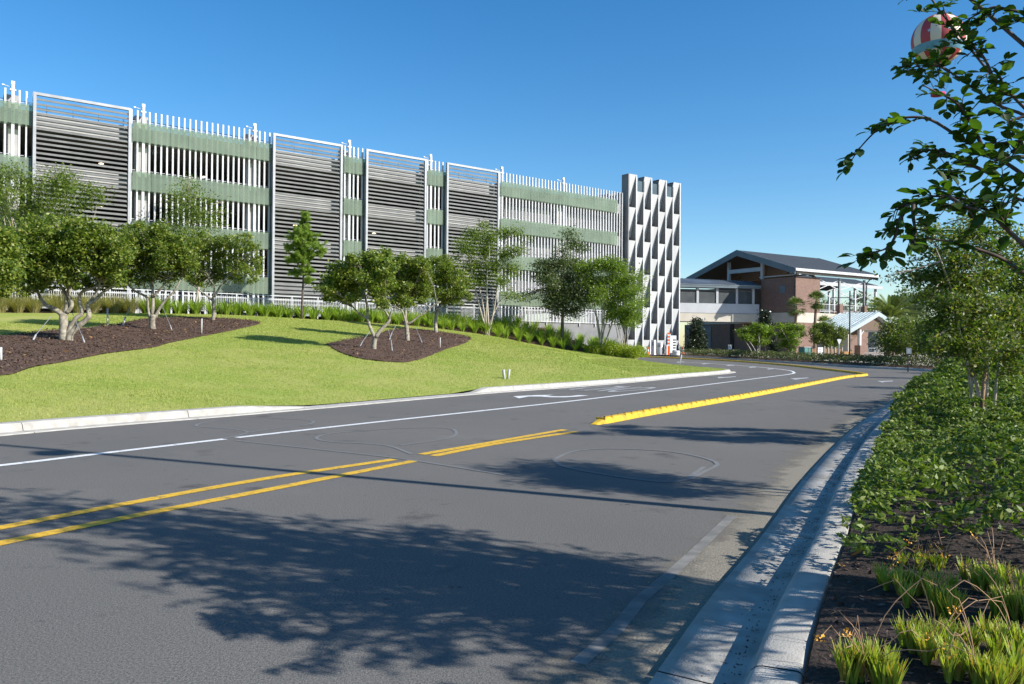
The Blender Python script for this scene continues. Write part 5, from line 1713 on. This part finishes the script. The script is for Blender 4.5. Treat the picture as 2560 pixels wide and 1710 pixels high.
# more of the row, farther along and round the bend, outside the frame on the right or behind
bed_crape(13.6, 19.6, 'crape myrtle behind the full one near the right picture edge', 1.5, 3.4, 3000, 9, ls=.09, csize=.12)
bed_crape(19.2, 27.8, 'crape myrtle at the far end of the right hedge, at the picture edge', 1.6, 3.6, 3000, 10, ls=.10, csize=.12)
for i, (x, y) in enumerate([(25.5, 37.0), (30.5, 43.5)]):
    bed_crape(x, y, ['crape myrtle across the bend whose shadow crosses the far lane', 'crape myrtle at the plaza corner across the bend'][i], 2.0, 4.2, 4200, 20 + i, gz=.2, ls=.12, csize=.17, group='crape myrtles round the far bend', low=.3)

# leaf litter and grit lying in the channel of the right gutter
gp = RK[(RK[:, 1] > 2.6) & (RK[:, 1] < 16)]
m_ = 1100
t_ = rng.uniform(0, len(gp) - 1.01, m_); i_ = t_.astype(int); f_ = (t_ - i_)[:, None]
oo = .345 - np.abs(rng.normal(0, .05, m_)) * (.6 + .8 * np.sin(t_ * 1.3) ** 2)
Pg = gp[i_] * (1 - f_) + gp[i_ + 1] * f_ + right_normals(gp)[i_] * oo[:, None]
Cg = np.c_[Pg, road_z(Pg[:, 1]) + .024]
V, Q = quads_leaves(Cg, .015, 1.5, .6)
tag(link('gutter_litter', np_mesh('gutter_litter', V, Q), M_['chip']), 'dark leaf litter and grit lying in the channel of the right gutter', 'litter', kind='stuff')
# ================================================================== FAR SIDE OF THE BEND
outer = offset(RK, .635)
j0 = np.argmin(np.hypot(outer[:, 0] - 19.2, outer[:, 1] - 34.5))
OUT = np.c_[outer[j0:]]
outN = right_normals(OUT)
# bed behind the far kerb
V = []; 
for o_, z_ in [(0, .12), (.6, .20), (2.2, .24), (3.4, .16)]:
    p_ = OUT + outN * o_; V.append(np.c_[p_, road_z(p_[:, 1]) + z_])
n = len(OUT)
Qs = [(a * n + i, a * n + i + 1, (a + 1) * n + i + 1, (a + 1) * n + i) for a in range(3) for i in range(n - 1)]
struct(link('planting_bed', np_mesh('planting_bed', np.vstack(V), np.array(Qs)[:, ::-1]), M_['mulch']))
# plaza and sidewalk
pl = [tuple(p) for p in (OUT + outN * 3.38)[::4]] + [(13, 92), (40, 108), (110, 110), (120, 60), (60, 40), (27, 34)]
struct(cdt_mesh('plaza', pl, 8, lambda x, y: road_z(y) + .13, M_['plaza']))
struct(cdt_mesh('sidewalk', [(16.3, 79.0), (12.9, 84.2), (8, 84.6), (6, 88.5), (13, 92), (20, 88), (20.0, 80)], 3, lambda x, y: road_z(y) + .15, M_['concrete']))
# ground cover along it (one continuous low mass)
m_ = 26000
t_ = rng.uniform(0, n - 1.01, m_); a = t_.astype(int); f = (t_ - a)[:, None]
P = OUT[a] * (1 - f) + OUT[a + 1] * f
o_ = rng.uniform(.05, 3.0, m_)
P = P + outN[a] * o_[:, None]
hh = (.30 + .22 * np.sin(P[:, 0] * 1.7 + P[:, 1] * 1.1) ** 2 + .15 * np.sin(P[:, 1] * 3.1) ** 2) * np.clip(o_ / .5, .3, 1)
C = np.c_[P, road_z(P[:, 1]) + .2 + hh * (1 - rng.random(m_) ** 2 * .7)]
keep = P[:, 1] < 80
V, Q = quads_leaves(C[keep], .15, .6, .5)
tag(link('ground_cover', np_mesh('ground_cover', V, Q), M_['leaf_ground']), 'low mixed ground cover along the outer kerb of the bend', 'ground cover', kind='stuff')

def far_tree(name, label, px, Y, blobs, k_, o_, n, lm, ls, stems=4, r0=.05, depth=.8, bmat='bark_crape', csize=.16, group=None, sp=.12, rs=1.0):
    x, y = flat(px, Y)
    b = Vector((x, y, float(road_z(y)) + .15))
    bl = pblobs(blobs, Y, k_, o_, depth, rs)
    wood = []
    for i in range(stems):
        a = 6.28 * i / stems
        s0 = b + (Vector((math.cos(a), math.sin(a), 0)) * sp if stems > 1 else Vector((0, 0, 0)))
        tg = Vector(bl[(i * 3) % len(bl)][0])
        wood.append((path(s0, tg, .03, 8, .04), [r0 * (1 - .1 * q) for q in range(8)]))
    return tree(name, label, 'tree', b, wood, bl, int(n * 1.7), ls, M_[lm], M_[bmat], twigs=3, asp=.5, clus=18, csize=csize, shell=(.2, 1), group=group, smin=.014)
k5, o5 = 5.227, (1680, 600)
gF = 'small crape myrtles before the brick building'
far_tree('crape_myrtle', 'sunlit crape myrtle with pale bare stems before the dark ground floor of the brick building', 1890, 70, [(1090, 1130, 60), (980, 1180, 70), (900, 1210, 45), (1180, 1160, 70), (1270, 1150, 50), (1090, 1230, 80), (1200, 1250, 70), (1000, 1280, 60), (1100, 1330, 60), (1200, 1340, 50), (1290, 1220, 40), (930, 1270, 40), (870, 1190, 25)], k5, o5, 4200, 'leaf_bright', .15, 6, .045, group=gF, sp=.25)
far_tree('crape_myrtle', 'crape myrtle in front of the brick corner, right of the sunlit one', 1988, 71, [(1410, 1130, 45), (1480, 1160, 70), (1560, 1140, 70), (1640, 1150, 60), (1460, 1250, 75), (1580, 1250, 80), (1680, 1230, 55), (1500, 1340, 70), (1600, 1340, 60), (1440, 1380, 45), (1700, 1150, 35), (1560, 1420, 40)], k5, o5, 4200, 'leaf_bright', .15, 4, .045, group=gF)
k6, o6 = 5.6, (2000, 640)
far_tree('crape_myrtle', 'dark green crape myrtle at the pavilion roof edge, left of the tall lamp post', 2085, 71, [(250, 1000, 70), (350, 980, 80), (450, 1010, 80), (560, 1040, 70), (620, 1080, 45), (230, 1090, 80), (340, 1100, 90), (460, 1120, 90), (570, 1150, 60), (260, 1180, 70), (380, 1210, 80), (500, 1220, 70), (180, 1040, 40)], k6, o6, 4600, 'leaf_crape', .16, 4, .05, group=gF)
far_tree('magnolia_tree', 'dark column of a conical magnolia shaded under the footbridge', 1738, 84, [(330, 1100, 60), (300, 1160, 65), (340, 1220, 70), (280, 1260, 70), (370, 1290, 70), (300, 1340, 80), (360, 1390, 80), (260, 1400, 70), (330, 1450, 80), (400, 1430, 50), (330, 1060, 40)], k5, o5, 5200, 'leaf_deep', .20, 1, .07, bmat='bark_dark', csize=.25)
far_tree('magnolia_tree', 'small magnolia against the shaded brick gable wall above the crape myrtles', 1914, 86, [(1190, 950, 40), (1240, 960, 40), (1220, 1010, 50), (1190, 1060, 55), (1260, 1070, 50), (1220, 1120, 60), (1280, 1140, 50), (1230, 1200, 60), (1300, 1250, 60), (1270, 1330, 60), (1320, 1380, 60), (1340, 1430, 50)], k5, o5, 4200, 'leaf_deep', .18, 1, .06, bmat='bark_dark', csize=.2)
k7, o7 = 2.658, (2060, 560)
gR = 'dark trees round the plaza'
far_tree('crape_myrtle', 'low dark tree covering the right end of the pavilion roof', 2248, 58, [(450, 700, 50), (520, 690, 55), (600, 700, 60), (420, 760, 50), (500, 770, 60), (580, 770, 60), (660, 740, 55), (460, 830, 40), (560, 830, 45), (640, 820, 50), (700, 780, 50), (390, 800, 30)], k7, o7, 8500, 'leaf_crape', .17, 4, .05, group=gR, csize=.35, depth=1.4, rs=1.3)
far_tree('crape_myrtle', 'second low dark tree right of the pavilion, behind the full crape myrtle', 2340, 54, [(700, 700, 60), (780, 690, 60), (860, 700, 60), (940, 720, 60), (720, 780, 60), (800, 790, 60), (900, 800, 60), (760, 850, 45), (860, 850, 45), (980, 800, 50)], k7, o7, 8500, 'leaf_crape', .17, 4, .05, group=gR, csize=.35, depth=1.4, rs=1.3)
far_tree('crape_myrtle', 'third dark tree at the far right edge beyond the second road', 2500, 52, [(1050, 740, 60), (1150, 760, 70), (1250, 740, 70), (1320, 780, 60), (1100, 830, 60), (1200, 850, 60), (1300, 860, 60)], k7, o7, 8000, 'leaf_crape', .17, 4, .05, group=gR, csize=.35, depth=1.4, rs=1.3)
gB = 'background trees behind the plaza'
for i, (px, Y, top, wd, lb) in enumerate([(2330, 125, 690, 42, 'hazy grey-green tree crown behind the date palm'), (2420, 115, 655, 60, 'tall background tree seen through the full crape myrtle'), (2530, 118, 640, 65, 'background tree at the right picture edge'), (2255, 140, 730, 40, 'farthest low tree right of the rear pavilion'), (2475, 105, 720, 60, 'broad lower background tree behind the crape stems'), (2085, 150, 748, 34, 'background tree seen through the left balcony bay of the brick building'), (2150, 155, 742, 36, 'background tree seen through the right balcony bay of the brick building')]):
    bls = [(px + random.uniform(-wd, wd), top + random.uniform(0, 870 - top - 30) ** 1.0, random.uniform(.35, .6) * wd) for _ in range(13)]
    far_tree('background_tree', lb, px, Y, bls, 1, (0, 0), 3200, 'leaf_dark', .42, 1, .2, depth=2.5, bmat='bark_dark', csize=.5, group=gB)

# ---- palms
def palm(label, px, pyb, pyt, Y, fronds, fl, r, fan, group=None):
    x, y = flat(px, Y); b = Vector((x, y, float(road_z(y)) + .1)); tp = at(px, pyt, Y); tp.x = x + .1
    t = empty('palm_tree', b, 0, label, 'palm', group)
    P = path(b, tp, 0, 9, .012)
    MB().tube([p - b for p in P], [r * (1.15 - .03 * i) for i in range(9)], 9).build('trunk', M_['palm_trunk'], t, True)
    Vs = []; Qs = []; n0 = 0
    for i in range(fronds):
        a = rng.uniform(0, 6.28); el = rng.uniform(-.95, 1.35) if fan else rng.uniform(-.35, 1.3)
        d = np.array([math.cos(a) * math.cos(el), math.sin(a) * math.cos(el), math.sin(el)])
        o0 = np.array(tp - b)
        if fan:
            c = o0 + d * fl * .5
            sd = np.cross(d, [0, 0, 1]); sd /= np.linalg.norm(sd) + 1e-9; u = np.cross(sd, d)
            for k_ in range(15):
                th = -1.25 + 2.5 * k_ / 14
                v = d * math.cos(th) + sd * math.sin(th) + u * rng.normal(0, .08)
                e_ = c + v * fl * .55; e_[2] -= .10 * fl * rng.random()
                w_ = np.cross(v, u) * .028 * fl
                mid = (c + e_) / 2
                Vs += [c, mid + w_, e_, mid - w_]; Qs.append((n0, n0 + 1, n0 + 2, n0 + 3)); n0 += 4
            w_ = sd * .015
            Vs += [o0 - w_, o0 + w_, c + w_, c - w_]; Qs.append((n0, n0 + 1, n0 + 2, n0 + 3)); n0 += 4
        else:
            sd = np.cross(d, [0, 0, 1]); sd /= np.linalg.norm(sd) + 1e-9
            for k_ in range(26):
                f = .12 + .88 * k_ / 25
                c = o0 + d * fl * f + np.array([0, 0, -.35 * fl * f * f])
                for s_ in (-1, 1):
                    v = sd * s_ * .8 + d * .75 + np.array([0, 0, .25])
                    e_ = c + v * .22 * fl * (1 - .55 * f); w_ = d * .018 * fl; mid = (c + e_) / 2
                    Vs += [c, mid + w_, e_, mid - w_]; Qs.append((n0, n0 + 1, n0 + 2, n0 + 3)); n0 += 4
    link('fronds', np_mesh('fronds', np.array(Vs), np.array(Qs)), M_['leaf_palm'], t)
gP = 'cabbage palms before the brick building'
palm('shorter cabbage palm at the corner of the brick building', 1987, 880, 768, 80, 46, 1.2, .14, True, gP)
palm('taller cabbage palm standing against the sunny brick wall', 2038, 880, 752, 80, 46, 1.15, .14, True, gP)
palm('lowest cabbage palm half hidden behind the dark green crape myrtle', 2060, 880, 812, 78, 30, 1.1, .14, True, gP)
palm('feathery date palm right of the brick building', 2226, 880, 800, 96, 60, 4.6, .3, False)

# ---- street furniture
def spot(px, Y, h=.15):
    x, y = flat(px, Y); return Vector((x, y, float(road_z(y)) + h))
def cone(px, Y, label, h=.15):
    p = spot(px, Y, h)
    t = empty('traffic_cone', p, random.uniform(0, 1), label, 'traffic cone', 'orange traffic cones by the stair tower')
    bevel(MB().box(-.2, .2, -.2, .2, 0, .04).build('base', M_['orange'], t), .01)
    MB().lathe([(.15, .04), (.115, .30)], 14).build('lower_body', M_['orange'], t, True)
    MB().lathe([(.1155, .30), (.075, .56)], 14).build('reflective_collar', M_['white_plastic'], t, True)
    MB().lathe([(.0745, .56), (.045, .78), (.03, .80)], 14).build('tip', M_['orange'], t, True)
cone(1607, 79.5, 'left one of the two cones on the kerb in front of the stair tower'); cone(1620, 79.3, 'right one of the two cones on the kerb in front of the stair tower'); cone(1707.5, 80.5, 'cone standing alone to the right of the tower by the dark bay')
# pay station / directory board
p = spot(1683, 78.6)
t = empty('direction_board', p, R(12), 'pale board with five dark slots in front of the tower', 'sign')
bevel(MB().box(-.30, .30, -.06, .06, 0, 1.95).build('board', M_['white_plastic'], t), .015)
for i in range(5): MB().box(-.06, .24, -.075, -.058, .42 + i * .26, .54 + i * .26).build('slot', M_['black'], t)
MB().box(-.36, -.29, -.05, .05, 0, 2.1).build('side_post', M_['white_plastic'], t)
p = spot(1690, 78.0)
t = empty('stone_planter', p, 0, 'round low white block at the foot of the pale board', 'planter')
MB().lathe([(.34, 0), (.38, .1), (.36, .36), (.40, .40), (.38, .46), (.2, .48)], 18).build('body', M_['white_plastic'], t, True)
p = spot(1672, 79.6)
t = empty('delineator_post', p, 0, 'orange and white striped barrier post left of the pale board', 'post')
for i in range(9):
    z = .75 + i * .165
    MB().box(-.13, .13, -.03, .03, z, z + .164).build('stripe', M_['white_plastic'] if i % 2 else M_['orange'], t)
MB().box(-.13, .13, -.03, .03, 0, .749).build('lower_panel', M_['orange'], t)
# barriers and cabinets under the tower
for px, Y, h, w_, lb in [(1634, 80, 1.5, .35, 'pale ticket machine under the left part of the tower'), (1650, 80.4, 1.25, .4, 'pale ticket machine under the middle of the tower'), (1667, 80.2, 1.0, .22, 'thin white bollard box beside the striped post'), (1596, 80.5, .75, .35, 'small white cabinet at the left foot of the tower')]:
    p = spot(px, Y); t = empty('ticket_machine', p, R(-37), lb, 'machine')
    bevel(MB().box(-w_ / 2, w_ / 2, -.2, .2, 0, h).build('body', M_['white_plastic'], t), .02)
    MB().box(-w_ / 2 + .04, w_ / 2 - .04, -.215, -.2, h * .62, h * .85).build('screen', M_['grey_plastic'], t)
# small signs
def small_sign(px, Y, zt, w_, h_, label, pm='white_plastic'):
    p = spot(px, Y); t = empty('small_sign', p, R(5), label, 'sign')
    MB().box(-w_ / 2, w_ / 2, -.02, .02, zt - h_, zt).build('panel', M_[pm], t)
    mb = MB()
    for i in range(4): mb.box(-w_ * .28, w_ * (.1 + .06 * (i % 3)), -.026, -.0205, zt - h_ * (.25 + .18 * i), zt - h_ * (.19 + .18 * i))
    mb.build('lettering', M_['grey_plastic'], t)
    MB().box(-w_ / 2 - .04, w_ / 2 + .04, .021, .045, zt - h_ - .04, zt + .04).build('frame', M_['black'], t)
    MB().box(-.03, .03, .046, .09, -.1, zt).build('post', M_['black'], t)
small_sign(1824.5, 72, 1.15, .33, .42, 'small white notice in a dark frame before the dark ground floor')
small_sign(2272, 47, 1.30, .32, .34, 'small blue-grey sign on a black post by the outer kerb at right', 'fascia')
small_sign(2051, 68, 1.05, .46, .85, 'tall white notice board standing at the plank fence')
p = spot(2098, 68); t = empty('yield_sign', p, R(25), 'tilted blue-white sign half hidden in the leaves near the lamp post', 'sign')
MB().prism([(-.26, 1.75), (0, 1.25), (.26, 1.75)], -.01, .01, 'y').build('panel', M_['pale_panel'], t); MB().box(-.03, .03, .011, .06, -.1, 1.8).build('post', M_['silver'], t)
# utility box, plank fence, crate
p = spot(2013, 69.5); t = empty('utility_cabinet', p, R(20), 'green electrical cabinet in the planting before the brick building', 'cabinet')
bevel(MB().box(-.42, .42, -.4, .4, 0, 1.0).build('body', M_['green_box'], t), .04)
MB().box(-.46, .46, -.44, .44, 1.0, 1.07).build('lid', M_['grey_plastic'], t); MB().box(-.02, .02, -.41, -.4, .1, .95).build('door_seam', M_['black'], t)
p = spot(2065, 69.5); t = empty('plank_fence', p, R(8), 'brown plank fence with pale posts between cabinet and lamp post', 'fence')
mb = MB()
for i in range(14): mb.box(-1.55 + i * .22, -1.35 + i * .22, -.02, .02, .05, .88 + .03 * (i % 3))
mb.build('boards', M_['brown_wood'], t)
for i in range(7): MB().box(-.5 + i * .33, -.44 + i * .33, -.06, -.021, 0, 1.05 + .1 * (i % 2)).build('post', M_['cream'], t)
p = spot(2116, 69); t = empty('timber_crate', p, R(8), 'orange-brown timber planter crate at the foot of the tall lamp post', 'crate')
mb = MB()
for i in range(5): mb.box(-.43, .43, -.3, .3, i * .14, i * .14 + .132)
mb.build('boards', M_['wood'], t)
for s_ in (-.4, .33): MB().box(s_, s_ + .07, -.315, -.301, 0, .72).build('batten', M_['brown_wood'], t)
# tall lamp post by the plaza
p = spot(2124, 68); t = empty('lamp_post', p, 0, 'tall black lamp post with a crossbar in front of the brick building', 'lamp post', 'black lamp posts')
h = at(2124, 727, 68).z - p.z
MB().tube([(0, 0, 0), (0, 0, .5), (0, 0, h)], [.10, .075, .055], 10).build('pole', M_['black'], t, True)
MB().lathe([(.17, 0), (.17, .08), (.12, .35), (.09, .5)], 12).build('base', M_['black'], t, True)
mb = MB(); mb.box(-1.6, .05, -.03, .03, h - .62, h - .56); mb.build('crossbar', M_['black'], t)
for x_ in (-1.5, .25):
    f_ = MB().box(x_ - .14, x_ + .14, -.14, .14, h - .78, h - .64).build('luminaire', M_['grey_plastic'], t)
MB().box(.02, .28, -.02, .02, h - .95, h - .9).build('bracket', M_['black'], t)
# roadside lamp post out of the picture at right; its shadow crosses the road
lx, ly = 5.55, 5.72
z = float(bed_z([lx], [ly])[0])
t = empty('lamp_post', (lx, ly, z), 0, 'black roadside lamp post in the right bed casting the long thin shadow over the road', 'lamp post', 'black lamp posts')
MB().tube([(0, 0, 0), (0, 0, 9.6)], [.085, .06], 10).build('pole', M_['black'], t, True)
MB().lathe([(.17, 0), (.17, .08), (.12, .35), (.08, .5)], 12).build('base', M_['black'], t, True)
MB().box(-.55, -.04, -.03, .03, 7.2, 7.26).build('arm', M_['black'], t); MB().lathe([(.05, .25), (.24, .05), (.25, 0), (.2, -.05)], 14, (-.55, 0, 7.05)).build('luminaire', M_['black'], t)

# tree guys and markers on the beds and lawn
def rod(p0, p1, k_, o_, r, name, label, m, wire=None, group=None):
    a = lhit(o_[0] + p0[0] / k_, o_[1] + p0[1] / k_)
    b = at(o_[0] + p1[0] / k_, o_[1] + p1[1] / k_, a[1] + (0 if wire is None else .35))
    A = Vector(a)
    t = empty(name, A, 0, label, 'stake', group)
    MB().tube([Vector((0, 0, -.1)), b - A], r, 6).build('rod', M_[m], t, True)
    if wire:
        c = at(o_[0] + wire[0] / k_, o_[1] + wire[1] / k_, a[1] + .9)
        MB().tube([b - A, c - A], .012, 4).build('guy_wire', M_['silver'], t)
K6, O6 = 5.227, (0, 640)
rod((1405, 925), (1405, 680), K6, O6, .045, 'marker_post', 'upright white post on the back edge of the left mulch bed', 'old_pvc')
rod((400, 1130), (468, 1030), K6, O6, .035, 'tree_guy', 'guy stake left of the largest gnarled tree', 'grey_plastic', (670, 790))
rod((1130, 1170), (1075, 1050), K6, O6, .03, 'tree_guy', 'guy stake right of the largest gnarled tree', 'old_pvc', (945, 745))
rod((1585, 935), (1640, 795), K6, O6, .04, 'tree_guy', 'guy stake leaning towards the middle tree of the left bed', 'old_pvc', (1690, 675))
rod((1410, 1225), (1413, 1110), 2.8, o8, .035, 'marker_post', 'upright white post on the front edge of the left mulch bed', 'old_pvc')
rod((1212, 1205), (1190, 1155), 2.8, o8, .03, 'tree_guy', 'guy stake right of the middle tree of the left bed', 'old_pvc', (1135, 1020))
rod((6, 1420), (5, 1310), 2.8, o8, .04, 'marker_post', 'white post cut by the left picture edge', 'old_pvc')
rod((1320, 1285), (1322, 1170), 4.126, om, .03, 'marker_post', 'upright white post on the right of the middle mulch bed', 'old_pvc')
rod((475, 1280), (520, 1215), 4.126, om, .025, 'tree_guy', 'guy stake left of the low V-trunk tree', 'silver', (600, 1105))
rod((832, 1330), (815, 1200), 4.126, om, .025, 'tree_guy', 'guy stake right of the low V-trunk tree', 'silver', (790, 1090))
rod((782, 1212), (825, 1120), 4.126, om, .025, 'tree_guy', 'guy stake behind the low V-trunk tree', 'silver', (870, 1040))
rod((1150, 1245), (1100, 1140), 4.126, om, .025, 'tree_guy', 'guy stake right of the straight-trunked tree', 'silver', (1070, 1060))
K9, O9 = 5.336, (1220, 900)
rod((222, 252), (206, 128), K9, O9, .05, 'irrigation_riser', 'left white standpipe of the pair on the lawn near the kerb', 'old_pvc')
rod((264, 252), (284, 125), K9, O9, .045, 'irrigation_riser', 'right white standpipe of the pair, leaning, on the lawn near the kerb', 'old_pvc')
rod((812, 300), (845, 155), 5.87, (1560, 860), .035, 'marker_post', 'thin leaning white marker at the far corner of the lawn', 'old_pvc')

# ================================================================== TETHERED BALLOON
bc = at(2346, 99.8, 348.0)
RB_ = 10.9
t = empty('tethered_balloon', bc, R(-22), 'huge red and cream striped tethered balloon with a blue lower band', 'balloon')
m = bpy.data.materials.new('balloon_cloth'); m.use_nodes = True
n_, l_ = m.node_tree.nodes, m.node_tree.links
tc = n_.new('ShaderNodeTexCoord'); sp_x = n_.new('ShaderNodeSeparateXYZ'); l_.new(tc.outputs['Object'], sp_x.inputs['Vector'])
at2 = n_.new('ShaderNodeMath'); at2.operation = 'ARCTAN2'; l_.new(sp_x.outputs['Y'], at2.inputs[0]); l_.new(sp_x.outputs['X'], at2.inputs[1])
ml = n_.new('ShaderNodeMath'); ml.operation = 'MULTIPLY'; ml.inputs[1].default_value = 8.0; l_.new(at2.outputs['Value'], ml.inputs[0])
sn = n_.new('ShaderNodeMath'); sn.operation = 'SINE'; l_.new(ml.outputs['Value'], sn.inputs[0])
gt = n_.new('ShaderNodeMath'); gt.operation = 'GREATER_THAN'; gt.inputs[1].default_value = 0.0; l_.new(sn.outputs['Value'], gt.inputs[0])
mx = n_.new('ShaderNodeMix'); mx.data_type = 'RGBA'; l_.new(gt.outputs['Value'], mx.inputs['Factor'])
mx.inputs['A'].default_value = (.68, .58, .45, 1); mx.inputs['B'].default_value = (.40, .05, .055, 1)
l_.new(mx.outputs['Result'], n_['Principled BSDF'].inputs['Base Color']); n_['Principled BSDF'].inputs['Roughness'].default_value = .6
def arc(z0, z1, rr=1.0, n=14):
    return [(max(.02, RB_ * rr * math.cos(math.asin(max(-1, min(1, z)))) if abs(z) < 1 else .02), RB_ * rr * z) for z in np.linspace(z0, z1, n)]
env = [(max(.03, RB_ * math.cos(a)), RB_ * math.sin(a)) for a in np.linspace(-1.5, 1.565, 40)]
MB().lathe(env, 64).build('envelope', m, t, True)
bm_ = mat('balloon_blue', (.10, .28, .40), (.15, .36, .48), scale=.4, rough=.6)
band = [(RB_ * 1.006 * math.cos(a), RB_ * 1.006 * math.sin(a)) for a in np.linspace(-.62, -.30, 8)]
mbb = MB(); mbb.lathe(band, 64); mbb.f = mbb.f[:-2]; mbb.build('blue_band', bm_, t, True)
# star patches above the band
mb = MB()
for a0 in (-2.0, -1.3, -2.7):
    pts = []
    for i in range(10):
        r = .9 if i % 2 == 0 else .38
        th = i * math.pi / 5 + math.pi / 2
        az, el = a0 + r * math.cos(th) / RB_ , .12 + r * math.sin(th) / RB_
        pts.append((RB_ * 1.008 * math.cos(el) * math.cos(az), RB_ * 1.008 * math.cos(el) * math.sin(az), RB_ * 1.008 * math.sin(el)))
    cx = (RB_ * 1.012 * math.cos(.12) * math.cos(a0), RB_ * 1.012 * math.cos(.12) * math.sin(a0), RB_ * 1.012 * math.sin(.12))
    mb.add([cx] + pts, [(0, 1 + i, 1 + (i + 1) % 10) for i in range(10)])
mb.build('star', mat('star_blue', (.35, .50, .60), (.42, .58, .68), scale=2), t)
gz_ = -24.5
mb = MB(); mb.lathe([(2.2, 0), (2.9, .15), (3.0, 1.1), (2.9, 1.15), (2.85, .3), (.6, .2), (.5, .0)], 28, (0, 0, gz_)); mb.build('gondola', mat('gondola_red', (.42, .03, .10), (.5, .05, .13), scale=1), t, True)
mb = MB()
for i in range(16):
    a = i * math.pi / 8
    mb.tube([(RB_ * .72 * math.cos(a), RB_ * .72 * math.sin(a), -RB_ * .69), (2.9 * math.cos(a), 2.9 * math.sin(a), gz_ + 1.1)], .035, 4)
mb.build('rigging', M_['silver'], t)
MB().tube([(0, 0, gz_), (0, 0, -bc.z + 1)], .05, 5).build('tether_cable', M_['grey_plastic'], t)
